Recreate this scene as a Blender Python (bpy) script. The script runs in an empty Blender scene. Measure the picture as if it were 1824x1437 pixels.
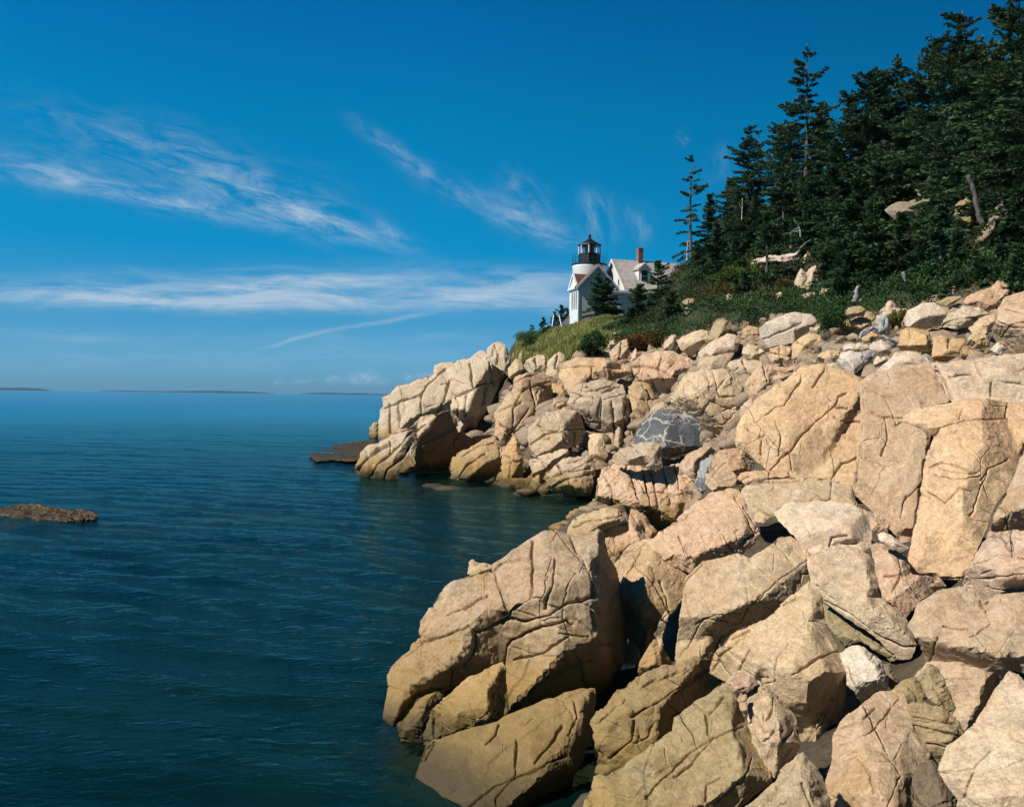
import bpy, math, random, os
import numpy as np
from mathutils import Vector, Matrix
from mathutils.geometry import delaunay_2d_cdt

# ------------------------------------------------------------------ camera, world, sun, exposure
S = bpy.context.scene
COL = S.collection
F, CX, CY = 1580.0, 912.0, 718.5          # focal length and centre in photograph pixels
CAMZ = 4.2
pitch, roll = math.atan(12.5 / F), math.radians(0.76)
fwd0 = Vector((0, math.cos(pitch), -math.sin(pitch)))
up0 = Vector((0, math.sin(pitch), math.cos(pitch)))
rt0 = Vector((1, 0, 0))
right = rt0 * math.cos(roll) + up0 * math.sin(roll)
up = up0 * math.cos(roll) - rt0 * math.sin(roll)
cam_d = bpy.data.cameras.new("camera")
cam = bpy.data.objects.new("camera", cam_d)
COL.objects.link(cam)
m = Matrix((right, up, -fwd0)).transposed().to_4x4()
m.translation = Vector((0, 0, CAMZ))
cam.matrix_world = m
cam_d.sensor_width = 36.0
cam_d.lens = F / 1824 * 36.0
cam_d.clip_start = 0.1
cam_d.clip_end = 90000
S.camera = cam
A_R, A_U, A_F = (np.array(v) for v in (right, up, fwd0))
A_C = np.array((0, 0, CAMZ))


def P(px, py, d):
    """photograph pixel + distance along the view axis -> point in the world"""
    px, py, d = np.asarray(px, float), np.asarray(py, float), np.asarray(d, float)
    v = A_F + (px[..., None] - CX) / F * A_R + (CY - py[..., None]) / F * A_U
    return A_C + v * d[..., None]


def PZ(px, py, z):
    v = A_F + (px - CX) / F * A_R + (CY - py) / F * A_U
    return A_C + v * ((z - CAMZ) / v[2])


def proj(p):
    q = p - A_C
    d = q @ A_F
    dd = np.where(np.abs(d) < 1e-3, 1e-3, d)
    return CX + F * (q @ A_R) / dd, CY - F * (q @ A_U) / dd, d


SUN_EL, SUN_AZ = math.radians(45), (-0.90, -0.436)     # horizontal direction towards the sun
sd = Vector((SUN_AZ[0] * math.cos(SUN_EL), SUN_AZ[1] * math.cos(SUN_EL), math.sin(SUN_EL))).normalized()
sun_d = bpy.data.lights.new("sun", 'SUN')
sun_d.energy = 5.0
sun_d.angle = math.radians(0.53)
sun_d.color = (1.0, 0.955, 0.87)
sun = bpy.data.objects.new("sun", sun_d)
COL.objects.link(sun)
sun.rotation_euler = sd.to_track_quat('Z', 'Y').to_euler()

S.view_settings.view_transform = 'Standard'
S.view_settings.look = 'None'
S.view_settings.exposure = 0.0
S.view_settings.gamma = 1.0
S.render.film_transparent = False
S.cycles.max_bounces = 6
S.cycles.diffuse_bounces = 1
S.cycles.transparent_max_bounces = 12
S.cycles.use_denoising = True

W = bpy.data.worlds.new("World")
S.world = W
W.use_nodes = True


class NT:
    """small helper for writing node trees"""

    def __init__(self, nt):
        self.nt, self.n, self.l = nt, nt.nodes, nt.links
        self.n.clear()

    def add(self, t, **kw):
        nd = self.n.new(t)
        for k, v in kw.items():
            setattr(nd, k, v)
        return nd

    def put(self, nd, key, v):
        if v is None:
            return
        if isinstance(v, bpy.types.NodeSocket):
            self.l.new(v, nd.inputs[key])
        else:
            nd.inputs[key].default_value = v

    def math(self, op, a, b=None, c=None, clamp=False):
        nd = self.add('ShaderNodeMath', operation=op, use_clamp=clamp)
        self.put(nd, 0, a); self.put(nd, 1, b); self.put(nd, 2, c)
        return nd.outputs[0]

    def vmath(self, op, a, b=None):
        nd = self.add('ShaderNodeVectorMath', operation=op)
        self.put(nd, 0, a); self.put(nd, 1, b)
        return nd.outputs['Value'] if op in ('DOT_PRODUCT', 'LENGTH') else nd.outputs[0]

    def mix(self, fac, a, b, blend='MIX'):
        nd = self.add('ShaderNodeMix', data_type='RGBA', blend_type=blend)
        self.put(nd, 0, fac); self.put(nd, 6, a); self.put(nd, 7, b)
        return nd.outputs[2]

    def noise(self, vec, scale, detail=3, rough=0.5, dist=0.0, out='Fac'):
        nd = self.add('ShaderNodeTexNoise')
        self.put(nd, 'Vector', vec); self.put(nd, 'Scale', scale); self.put(nd, 'Detail', detail)
        self.put(nd, 'Roughness', rough); self.put(nd, 'Distortion', dist)
        return nd.outputs[out]

    def ramp(self, v, a, b, lo=0.0, hi=1.0, smooth=True):
        nd = self.add('ShaderNodeMapRange', interpolation_type='SMOOTHSTEP' if smooth else 'LINEAR')
        self.put(nd, 'Value', v)
        for k, x in (('From Min', a), ('From Max', b), ('To Min', lo), ('To Max', hi)):
            nd.inputs[k].default_value = x
        return nd.outputs[0]

    def mapping(self, vec, loc=(0, 0, 0), rot=(0, 0, 0), scale=(1, 1, 1), kind='POINT'):
        nd = self.add('ShaderNodeMapping', vector_type=kind)
        self.put(nd, 'Vector', vec)
        nd.inputs['Location'].default_value = loc
        nd.inputs['Rotation'].default_value = rot
        nd.inputs['Scale'].default_value = scale
        return nd.outputs[0]


def build_world():
    t = NT(W.node_tree)
    out = t.add('ShaderNodeOutputWorld')
    bg = t.add('ShaderNodeBackground')
    bg.inputs['Strength'].default_value = 0.10
    t.l.new(bg.outputs[0], out.inputs[0])
    sky = t.add('ShaderNodeTexSky', sky_type='NISHITA')
    sky.sun_disc = False
    sky.sun_elevation = SUN_EL
    sky.sun_rotation = math.atan2(SUN_AZ[0], SUN_AZ[1])
    sky.altitude = 0
    sky.air_density = 1.0
    sky.dust_density = 0.6
    sky.ozone_density = 3.0
    geo = t.add('ShaderNodeTexCoord').outputs['Generated']
    sep = t.add('ShaderNodeSeparateXYZ')
    t.l.new(geo, sep.inputs[0])
    x, y, z = sep.outputs
    # a polarising filter over clear sea air: deep saturated blue that pales to the horizon
    lum = t.vmath('DOT_PRODUCT', sky.outputs[0], (0.15, 0.35, 0.5))
    el = t.math('ARCSINE', z)
    rp = t.add('ShaderNodeValToRGB')
    t.l.new(t.math('MULTIPLY', el, 2 / math.pi), rp.inputs[0])
    cr = rp.color_ramp
    while len(cr.elements) < len(SKY_RAMP):
        cr.elements.new(0.5)
    for e_, (ps, c_) in zip(cr.elements, SKY_RAMP):
        e_.position = ps; e_.color = (*c_, 1)
    nrm = t.vmath('SCALE', rp.outputs[0]); az = t.ramp(t.math('DIVIDE', x, t.math('MAXIMUM', y, .05)), -.1, .65, 2.45, 1.5, smooth=False)
    back = t.ramp(y, -.25, .2, .42, 1.0)      # sky behind the camera dimmed to weaken the fill and deepen shadows
    t.put(nrm.node, 'Scale', t.math('MULTIPLY', t.math('MULTIPLY', lum, az), back))
    col = nrm
    # cirrus: streaks given by their direction in the sky (tan azimuth, tan elevation seen northwards)
    ys = t.math('MAXIMUM', y, 0.05)
    uv = t.add('ShaderNodeCombineXYZ')
    t.put(uv, 0, t.math('DIVIDE', x, ys)); t.put(uv, 1, t.math('DIVIDE', z, ys))
    uv = uv.outputs[0]
    wv = t.add('ShaderNodeTexNoise')
    t.put(wv, 'Vector', uv); t.put(wv, 'Scale', 9.0); t.put(wv, 'Detail', 4)
    warp = t.vmath('SCALE', t.vmath('SUBTRACT', wv.outputs['Color'], (0.5, 0.5, 0.5)))
    warp.node.inputs['Scale'].default_value = 0.02
    uvw = t.vmath('ADD', uv, warp)
    total = None
    tex = {}
    for (x0, y0, x1, y1, wd, amp, na, thr) in CLOUDS:
        a = P(x0, y0, 1.0) - A_C; b = P(x1, y1, 1.0) - A_C
        a = np.array((a[0] / a[1], a[2] / a[1])); b = np.array((b[0] / b[1], b[2] / b[1]))
        c = (a + b) / 2; L = np.linalg.norm(b - a) / 2 + 1e-4
        ang = math.atan2(b[1] - a[1], b[0] - a[0])
        loc = t.mapping(uvw, loc=(c[0], c[1], 0), rot=(0, 0, ang), scale=(L, wd / F, 1), kind='TEXTURE')
        sp = t.add('ShaderNodeSeparateXYZ'); t.l.new(loc, sp.inputs[0])
        e = t.math('ADD', t.math('POWER', t.math('ABSOLUTE', sp.outputs[0]), 3.0),
                   t.math('MULTIPLY', sp.outputs[1], sp.outputs[1]))
        g = t.math('EXPONENT', t.math('MULTIPLY', e, -1.0))
        key = (round(math.degrees(ang) / 15), na < .2, na > .55)
        if key not in tex:
            nz = t.mapping(uv, rot=(0, 0, math.radians(key[0] * 15)), scale=(1 / na, 1.0, 1.0), kind='TEXTURE')
            tex[key] = t.noise(nz, 62 if na < .55 else 130, 9, 0.68, 0.5)
        n1 = t.ramp(tex[key], thr - .04, thr + 0.40)
        v = t.math('MULTIPLY', t.math('MULTIPLY', g, n1), amp)
        total = v if total is None else t.math('ADD', total, v)
    gate = t.math('GREATER_THAN', y, 0.06)
    total = t.math('MULTIPLY', t.math('MINIMUM', total, 0.85), gate)
    col = t.mix(total, col, CLOUD_COL)
    t.l.new(col, bg.inputs['Color'])


SKY_RAMP = [(0.0, (.15, .37, .54)), (0.05, (.047, .265, .48)), (0.10, (.004, .25, .53)), (0.19, (.001, .255, .58)), (0.25, (.001, .215, .61)), (0.4, (.001, .13, .38)), (1.0, (.001, .04, .13))]  # highest stops lowered to weaken the overhead fill
CLOUD_COL = (4.6, 5.9, 7.2, 1)
# x0,y0,x1,y1 (ends of the streak), half width, strength, stretch of the texture, threshold
CLOUDS = [
    (-60, 285, 300, 355, 20, .55, .25, .36), (230, 345, 520, 400, 16, .5, .25, .36),
    (-60, 250, 220, 330, 26, .30, .3, .40), (60, 200, 430, 310, 40, .36, .3, .42),
    (250, 270, 620, 390, 45, .42, .25, .40), (400, 330, 640, 420, 30, .42, .25, .38),
    (520, 380, 730, 445, 16, .50, .3, .34), (660, 385, 722, 440, 12, .35, .5, .34),
    (640, 220, 790, 325, 13, .45, .4, .38), (760, 320, 930, 395, 18, .42, .35, .38),
    (880, 370, 1020, 430, 20, .62, .4, .36), (900, 320, 975, 385, 24, .40, .5, .40),
    (1050, 345, 1075, 430, 28, .48, .35, .38), (1125, 365, 1150, 430, 20, .34, .35, .40),
    (1290, 260, 1280, 330, 22, .16, .35, .42), (1205, 238, 1225, 250, 12, .2, .6, .40),
    (-80, 530, 620, 538, 17, .62, .14, .30), (150, 524, 1150, 542, 20, .66, .14, .30),
    (-80, 508, 500, 520, 22, .42, .16, .36), (250, 502, 1000, 512, 24, .50, .18, .33),
    (420, 498, 700, 502, 9, .45, .15, .32), (650, 506, 1250, 528, 30, .46, .2, .34),
    (850, 485, 1200, 498, 12, .35, .2, .36), (180, 478, 330, 505, 14, .2, .3, .40),
    (-80, 583, 240, 606, 8, .24, .1, .34), (470, 616, 640, 578, 3.5, .4, .1, .2), (620, 581, 770, 560, 3.5, .34, .1, .2),
    (-100, 640, 1000, 628, 22, .2, .08, .34), (200, 600, 1000, 596, 12, .16, .08, .34),
    (618, 676, 672, 670, 9, .75, .7, .30), (580, 680, 604, 678, 7, .5, .7, .30), (672, 680, 695, 678, 5, .5, .7, .3),
    (492, 682, 506, 680, 5, .45, .7, .3), (520, 683, 560, 681, 4, .3, .7, .3), (722, 674, 736, 672, 6, .5, .7, .3),
    (736, 672, 800, 662, 6, .3, .7, .3),
]
build_world()

# ------------------------------------------------------------------ numpy noise


def _hash(ix, iy, iz, seed):
    h = (ix.astype(np.uint32) * np.uint32(374761393) + iy.astype(np.uint32) * np.uint32(668265263)
         + iz.astype(np.uint32) * np.uint32(1442695041) + np.uint32((seed * 974634777 + 12345) & 0xffffffff))
    h = (h ^ (h >> np.uint32(13))) * np.uint32(1274126177)
    h = (h ^ (h >> np.uint32(15))) * np.uint32(2246822519)
    return (h ^ (h >> np.uint32(16))).astype(np.float32) / np.float32(4294967296.0)


def vnoise(p, seed=0):
    p = p.astype(np.float32)
    i = np.floor(p); f = p - i
    i = i.astype(np.int64)
    f = f * f * f * (f * (f * 6 - 15) + 10)
    r = 0
    for dx in (0, 1):
        wx = f[:, 0] if dx else 1 - f[:, 0]
        for dy in (0, 1):
            wy = f[:, 1] if dy else 1 - f[:, 1]
            for dz in (0, 1):
                wz = f[:, 2] if dz else 1 - f[:, 2]
                r = r + wx * wy * wz * _hash(i[:, 0] + dx, i[:, 1] + dy, i[:, 2] + dz, seed)
    return r * 2 - 1


def fbm(p, octs=4, seed=0, gain=0.5):
    a, r = 1.0, 0
    for k in range(octs):
        r = r + a * vnoise(p * (2.03 ** k) + 17.3 * k, seed + k)
        a *= gain
    return r


def cells(p, seed=0):
    """cellular noise over the eight nearest cells: nearest, second nearest, id of nearest"""
    b = np.floor(p - 0.5).astype(np.int64)
    f1 = np.full(len(p), 9.0, np.float32); f2 = f1.copy(); cid = np.zeros(len(p), np.float32)
    for dx in (0, 1):
        for dy in (0, 1):
            for dz in (0, 1):
                i, j, k = b[:, 0] + dx, b[:, 1] + dy, b[:, 2] + dz
                ox = i + 0.5 + 0.62 * (_hash(i, j, k, seed) - .5)
                oy = j + 0.5 + 0.62 * (_hash(i, j, k, seed + 1) - .5)
                oz = k + 0.5 + 0.62 * (_hash(i, j, k, seed + 2) - .5)
                d = np.sqrt((p[:, 0] - ox) ** 2 + (p[:, 1] - oy) ** 2 + (p[:, 2] - oz) ** 2).astype(np.float32)
                near = d < f1
                f2 = np.where(near, f1, np.minimum(f2, d))
                cid = np.where(near, _hash(i, j, k, seed + 3), cid)
                f1 = np.where(near, d, f1)
    return f1, f2, cid


# ------------------------------------------------------------------ object helpers


def new_mesh(name, V, Fc, mat=None, smooth=False):
    """V (n,3) array; Fc (m,3)/(m,4) array or list of tuples"""
    me = bpy.data.meshes.new(name)
    if isinstance(Fc, np.ndarray):
        V = np.asarray(V, np.float32)
        me.vertices.add(len(V)); me.vertices.foreach_set('co', V.ravel())
        n, k = Fc.shape
        me.loops.add(n * k); me.loops.foreach_set('vertex_index', Fc.astype(np.int32).ravel())
        me.polygons.add(n); me.polygons.foreach_set('loop_start', np.arange(0, n * k, k, dtype=np.int32))
        me.update(calc_edges=True)
    else:
        me.from_pydata([tuple(v) for v in V], [], Fc)
        me.update()
    if smooth:
        me.polygons.foreach_set('use_smooth', np.ones(len(me.polygons), bool))
    if mat:
        me.materials.append(mat)
    return me


def link(name, me, parent=None, label=None, cat=None, group=None, kind=None, color=None):
    o = bpy.data.objects.new(name, me)
    COL.objects.link(o)
    if parent:
        o.parent = parent
    tag(o, label, cat, group, kind)
    if color:
        o.color = (*color, 1)
    return o


def tag(o, label=None, cat=None, group=None, kind=None):
    for k, v in (('label', label), ('category', cat), ('group', group), ('kind', kind)):
        if v:
            o[k] = v
    return o


def copy_tree(o, parent=None):
    c = o.copy(); COL.objects.link(c); c.parent = parent
    for ch in o.children:
        copy_tree(ch, c)
    return c


def material(name):
    mt = bpy.data.materials.new(name)
    mt.use_nodes = True
    t = NT(mt.node_tree)
    out = t.add('ShaderNodeOutputMaterial')
    bs = t.add('ShaderNodeBsdfPrincipled')
    t.l.new(bs.outputs[0], out.inputs[0])
    return mt, t, bs, out


def rock_material(name, base, alt, speck=1.0, bump=1.0):
    mt, t, bs, out = material(name)
    pos = t.add('ShaderNodeNewGeometry').outputs['Position']
    oi = t.add('ShaderNodeObjectInfo')
    sep = t.add('ShaderNodeSeparateXYZ'); t.l.new(pos, sep.inputs[0])
    big = t.noise(pos, 0.55, 5, 0.6, 0.4)
    col = t.mix(t.ramp(big, 0.38, 0.62), base, alt)
    pat = t.noise(t.vmath('ADD', pos, (31, 7, 3)), 1.6, 6, 0.68, 0.2)
    col = t.mix(t.ramp(pat, 0.50, 0.72, 0, .55), col, (0.74, 0.60, 0.42, 1))
    pk = t.noise(t.vmath('ADD', pos, (3, 57, 13)), 1.1, 5, 0.6, 0.5)
    col = t.mix(t.ramp(pk, 0.52, 0.70, 0, .3), col, (0.52, 0.34, 0.23, 1))
    oc = t.noise(t.vmath('ADD', pos, (71, 27, 43)), 0.9, 6, 0.7, 0.3)
    col = t.mix(t.ramp(oc, 0.54, 0.72, 0, .6), col, (0.42, 0.27, 0.09, 1))
    dk = t.noise(t.vmath('ADD', pos, (11, 87, 63)), 2.6, 7, 0.75, 0.2)
    col = t.mix(t.ramp(dk, 0.50, 0.70, 0, .55), col, (0.22, 0.165, 0.11, 1))
    f1 = t.noise(pos, 38, 3, 0.7)
    f2 = t.noise(pos, 130, 2, 0.6)
    f3 = t.noise(pos, 11, 5, 0.75)
    sp = t.math('ADD', t.math('ADD', t.ramp(f1, .35, .65, -.14 * speck, .12 * speck), t.ramp(f2, .35, .65, -.14 * speck, .12 * speck)),
                t.ramp(f3, .3, .7, -.22, .16))
    sp = t.math('ADD', sp, 1.0)
    cmb = t.add('ShaderNodeCombineXYZ')
    for k in range(3):
        t.l.new(sp, cmb.inputs[k])
    col = t.mix(1.0, col, cmb.outputs[0], 'MULTIPLY')
    lich = t.noise(t.vmath('ADD', pos, (5, 3, 91)), 4.2, 8, .8, .1)
    col = t.mix(t.ramp(lich, .58, .66, 0, .5), col, (.30, .27, .20, 1))
    rust = t.noise(t.mapping(t.vmath('ADD', pos, (15, 33, 9)), scale=(1.6, 1.6, .45)), 1.3, 7, .75, .3)
    col = t.mix(t.ramp(rust, .56, .70, 0, .5), col, (.50, .26, .10, 1))
    wh = t.noise(t.vmath('ADD', pos, (55, 13, 29)), .8, 6, .7, .2)
    col = t.mix(t.ramp(wh, .58, .72, 0, .45), col, (.78, .68, .54, 1))
    hv = t.add('ShaderNodeHueSaturation')
    t.put(hv, 'Saturation', t.math('ADD', .84, t.math('MULTIPLY', oi.outputs['Random'], .20)))
    t.put(hv, 'Value', t.math('ADD', .90, t.math('MULTIPLY', t.math('FRACT', t.math('MULTIPLY', oi.outputs['Random'], 7.3)), .2)))
    t.put(hv, 'Color', col); col = hv.outputs[0]
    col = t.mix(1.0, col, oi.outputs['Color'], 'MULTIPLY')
    # tide marks: ochre weed band, then dark wet rock at the waterline
    zz = t.math('ADD', sep.outputs[2], t.math('MULTIPLY', t.math('SUBTRACT', pk, .5), 1.2))
    col = t.mix(t.ramp(zz, 0.5, 1.5, .78, 0), col, (0.30, 0.185, 0.05, 1))
    zw = t.math('ADD', sep.outputs[2], t.math('MULTIPLY', t.math('SUBTRACT', pat, .5), .5))
    wet = t.ramp(zw, 0.10, 0.62, 1, 0)
    col = t.mix(t.math('MULTIPLY', wet, .88), col, (0.045, 0.032, 0.014, 1))
    t.l.new(col, bs.inputs['Base Color'])
    t.put(bs, 'Roughness', t.ramp(wet, 0, 1, .86, .5))
    bs.inputs['Specular IOR Level'].default_value = 0.25
    h = t.math('ADD', t.math('MULTIPLY', t.noise(pos, 5.5, 10, 0.66), 0.030),
               t.math('MULTIPLY', t.noise(pos, 42, 5, 0.72), 0.010))
    # hairline joints
    vo = t.add('ShaderNodeTexVoronoi', feature='DISTANCE_TO_EDGE')
    wn = t.add('ShaderNodeTexNoise'); t.put(wn, 'Vector', pos); t.put(wn, 'Scale', 1.3); t.put(wn, 'Detail', 5)
    ws = t.vmath('SCALE', wn.outputs['Color']); ws.node.inputs['Scale'].default_value = .3
    wv = t.vmath('ADD', t.mapping(pos, rot=(.5, .4, .3), scale=(1.2, .55, .8)), ws)
    t.l.new(wv, vo.inputs['Vector']); vo.inputs['Scale'].default_value = 1.15
    hair = t.ramp(vo.outputs['Distance'], 0, 0.018, -1, 0)
    gate = t.ramp(t.noise(pos, .8, 2), .50, .62)
    h = t.math('ADD', h, t.math('MULTIPLY', t.math('MULTIPLY', hair, gate), 0.03))
    bp = t.add('ShaderNodeBump'); bp.inputs['Strength'].default_value = 0.9 * bump; bp.inputs['Distance'].default_value = 1.0
    t.l.new(h, bp.inputs['Height']); t.l.new(bp.outputs[0], bs.inputs['Normal'])
    return mt


M_ROCK = rock_material("granite", (0.61, 0.445, 0.27, 1), (0.61, 0.41, 0.247, 1))


def veined_material():
    mt, t, bs, out = material("veined_basalt")
    pos = t.add('ShaderNodeNewGeometry').outputs['Position']
    wn = t.add('ShaderNodeTexNoise'); t.put(wn, 'Vector', pos); t.put(wn, 'Scale', 2.2); t.put(wn, 'Detail', 5)
    sc = t.vmath('SCALE', wn.outputs['Color']); sc.node.inputs['Scale'].default_value = 0.7
    p2 = t.vmath('ADD', pos, sc)
    vo = t.add('ShaderNodeTexVoronoi', feature='DISTANCE_TO_EDGE'); t.l.new(p2, vo.inputs['Vector']); vo.inputs['Scale'].default_value = 1.5
    vo2 = t.add('ShaderNodeTexVoronoi', feature='DISTANCE_TO_EDGE'); t.l.new(p2, vo2.inputs['Vector']); vo2.inputs['Scale'].default_value = 3.7
    wd = t.math('MULTIPLY', t.noise(pos, 1.7, 2), 0.09)
    v1 = t.math('MULTIPLY', t.math('LESS_THAN', vo.outputs['Distance'], wd), t.ramp(t.noise(t.vmath('ADD', pos, (9, 2, 5)), .9, 3), .42, .50))
    v2 = t.math('MULTIPLY', t.math('LESS_THAN', vo2.outputs['Distance'], 0.03), t.ramp(t.noise(pos, 1.1), .48, .55))
    v = t.math('MAXIMUM', v1, v2)
    dark = t.mix(t.noise(pos, 9, 5, .7), (0.035, 0.042, 0.05, 1), (0.15, 0.155, 0.165, 1))
    col = t.mix(v, dark, (0.42, 0.38, 0.31, 1))
    t.l.new(col, bs.inputs['Base Color']); bs.inputs['Roughness'].default_value = .6
    bp = t.add('ShaderNodeBump'); bp.inputs['Strength'].default_value = .7; bp.inputs['Distance'].default_value = 1
    t.l.new(t.math('MULTIPLY', t.noise(pos, 8, 8, .65), .05), bp.inputs['Height']); t.l.new(bp.outputs[0], bs.inputs['Normal'])
    return mt


M_VEIN = veined_material()

# ------------------------------------------------------------------ rock builder
VIEWS = {'A': (680, 880, 1496 / 580), 'B': (620, 580, 2.85), 'C': (1180, 480, 1824 / 644), 'D': (1200, 850, 1528 / 624),
         'E': (1180, 0, 1653 / 644), 'G': (920, 400, 4.56), 'K': (1180, 400, 1824 / 322), 'L': (1480, 380, 1824 / 344), 'P': (0, 0, 1.0)}


def poly(s):
    out, v = [], VIEWS['P']
    for tok in s.split():
        if tok in VIEWS:
            v = VIEWS[tok]
        else:
            a, b = tok.split(',')
            out.append((v[0] + float(a) / v[2], v[1] + float(b) / v[2]))
    return np.array(out)


def seg_dist(Q, A, B):
    """distances of points Q (n,2) to segments A-B (m,2): (n,m)"""
    AB = B - A
    L2 = (AB ** 2).sum(1) + 1e-9
    t = np.clip(((Q[:, None, :] - A[None]) * AB[None]).sum(2) / L2[None], 0, 1)
    C = A[None] + t[..., None] * AB[None]
    return np.sqrt(((Q[:, None, :] - C) ** 2).sum(2))


def inside(Q, Pg):
    x, y = Q[:, 0], Q[:, 1]
    r = np.zeros(len(Q), bool)
    j = len(Pg) - 1
    for i in range(len(Pg)):
        xi, yi = Pg[i]; xj, yj = Pg[j]
        c = ((yi > y) != (yj > y)) & (x < (xj - xi) * (y - yi) / (yj - yi + 1e-12) + xi)
        r ^= c
        j = i
    return r


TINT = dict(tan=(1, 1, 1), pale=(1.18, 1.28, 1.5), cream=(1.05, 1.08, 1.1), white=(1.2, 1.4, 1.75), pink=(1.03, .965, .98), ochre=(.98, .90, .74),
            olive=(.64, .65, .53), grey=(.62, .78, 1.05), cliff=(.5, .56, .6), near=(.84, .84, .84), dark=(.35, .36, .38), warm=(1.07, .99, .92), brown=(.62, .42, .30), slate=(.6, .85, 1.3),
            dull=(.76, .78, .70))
ROCKS = []
CTRL = []           # terrain control points in the world


def rock(name, label, d, pg, tint='tan', kx=-0.15, ky=0.7, T=1.0, s=1.25, tb=1.0, cr='', rough=1.0, joint=1.0, cw=2.4, mat=None, group=None, cat=None, ridge='', rk=1.8):
    ROCKS.append(dict(name=name, label=label, d=d, pg=poly(pg), tint=tint, kx=kx, ky=ky, T=T, s=s, tb=tb,
                      cr=[poly(c) for c in cr.split(';') if c.strip()], rough=rough, joint=joint, cw=cw, mat=mat, group=group, cat=cat, ridge=poly(ridge) if ridge else None, rk=rk))
# ------------------------------------------------------------------ the rocks, one entry each
# distances in metres along the view axis, outlines give size and proportion
# --- seaward point
rock('ledge', 'blocky tan ledge at the seaward tip of the point, cut by a long level crack', 78, 'B 150,590 150,490 165,430 180,415 175,360 200,345 240,315 425,240 440,200 525,180 560,200 545,330 530,440 460,480 400,520 300,580 230,640 160,640',
     tint='cream', kx=-.25, T=.8, cr='B 185,420 260,390 370,352 400,300 430,270 490,225; B 255,395 258,520; B 370,350 375,470; B 515,290 460,440; B 210,400 212,540', cw=2.6)
rock('boulder', 'small grey boulder at the waterline under the outer tip of the point', 86, 'B 105,585 107,515 130,488 155,490 165,540 162,590', tint='dull', T=.6)
rock('ledge', 'tall twin-topped ledge leaning above the black sea cave', 61, 'B 500,230 560,175 620,165 665,125 698,128 720,165 790,225 822,250 825,310 780,370 750,450 745,560 620,575 545,548 515,500 520,430 525,350 515,290',
     tint='cream', kx=-.1, T=1.5, s=1.2, cr='B 525,352 600,342 640,318 700,290; B 620,190 632,310; B 535,350 560,400 545,480; B 600,360 590,470; B 700,290 690,400; B 720,180 740,300', cw=3, ridge='B 760,140 745,250 700,300 690,400 600,480 560,560', rk=2.8)
rock('boulder', 'tall rounded boulder standing highest on the skyline of the point', 63, 'B 695,170 705,120 730,90 765,80 800,95 825,150 832,195 805,240 775,225 740,205', tint='cream', T=.9, cr='B 745,100 760,140 750,200')
rock('boulder', 'small pale boulder wedged below the skyline boulder of the point', 58, 'B 810,215 850,165 885,175 895,235 830,275 812,260', tint='cream', T=.6)
rock('ledge', 'long leaning slab running down to the cove beside the sea cave', 50, 'B 742,560 742,440 790,370 825,330 850,260 930,230 985,215 1040,275 1045,300 1035,400 1000,450 940,520 880,620 790,640',
     tint='tan', kx=-.1, T=1.1, s=1.1, cr='B 830,300 880,330 1000,290; B 880,330 840,420 830,600; B 925,280 935,340 960,440; B 760,430 880,390; B 790,600 860,500 920,420; B 770,500 830,540', rough=1.5, ridge='B 1040,270 925,300 935,380 890,480 850,560 800,630', rk=1.9)
rock('ledge', 'dark shaded wall of rock inside the black sea cave', 51, 'B 380,460 520,430 560,540 620,560 750,540 700,620 560,680 515,780 300,800 255,765 330,700 340,620', tint='dark', kx=1.3, ky=-.1, T=.3, rough=1.2)  # dark tint puts the shade of the cave into the rock colour
rock('ledge', 'low stepped ledge at the waterline left of the sea cave', 44, 'B 25,735 40,690 60,640 110,600 190,580 230,540 320,510 370,460 430,445 460,455 420,520 350,600 325,650 355,690 340,712 262,745 258,765 300,800 180,797 110,778 60,758',
     tint='cream', kx=-.1, ky=1.0, T=.85, s=1.2, cr='B 110,775 150,700 210,650 300,560 400,500; B 50,740 80,680 150,630 210,600; B 180,790 200,730 290,660 320,600; B 215,640 210,590; B 230,545 270,540 330,520', cw=3.2, rough=1.3)
rock('ledge', 'slanted ochre ledge with weed at its foot between cave and cove', 43, 'B 515,775 530,670 570,640 640,600 700,570 745,555 775,610 790,640 775,740 750,800 700,808 620,795 560,790',
     tint='ochre', kx=0, ky=1.1, T=.6, cr='B 575,670 640,620 740,590; B 560,770 610,700 700,650; B 770,620 775,740 830,815', rough=1.2)
rock('boulder', 'narrow cracked ochre rock at the foot of the leaning slab', 41.5, 'B 775,730 780,650 800,600 850,540 872,610 892,690 895,760 872,820 825,822 785,775', tint='ochre', T=.6, cr='B 800,660 860,690 885,680; B 820,690 815,770', rough=1.3)
rock('ledge', 'low brown weedy shelf along the edge of the cove', 40.5, 'B 745,815 760,785 800,768 930,768 990,800 1010,840 900,840 800,832', tint='brown', ky=1.4, T=.35)
rock('boulder', 'broad domed boulder above the two stepped blocks in the cove', 40, 'B 905,520 960,465 1000,438 1100,418 1170,435 1195,490 1212,540 1190,600 1130,622 1040,652 950,662 925,620 905,560',
     tint='tan', T=.9, s=1.3, cr='B 925,605 1000,545 1085,530 1110,605; B 1085,530 1200,520; B 1000,440 960,500 1000,545; B 1150,540 1145,610', cw=2.4, ridge='B 1180,440 1150,540 1140,620', rk=1.0)
rock('boulder', 'squared block at the waterline left of the dark-capped block', 37.6, 'B 920,680 1000,650 1120,618 1128,650 1040,720 1000,765 985,820 955,810 930,775 920,720', tint='tan', T=.5, cr='B 960,670 1000,700 990,780')
rock('boulder', 'dark-capped wedge block at the head of the cove, seamed underneath', 36.4, 'B 985,812 1000,745 1060,700 1100,670 1220,660 1262,690 1242,750 1252,800 1235,872 1130,870 1030,856', tint='tan', T=.8, s=1.3,
     cr='B 1010,770 1100,740 1230,720; B 1040,820 1120,770 1240,750; B 1120,780 1150,860; B 1060,700 1090,740', rough=1.5, cw=3)
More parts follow.
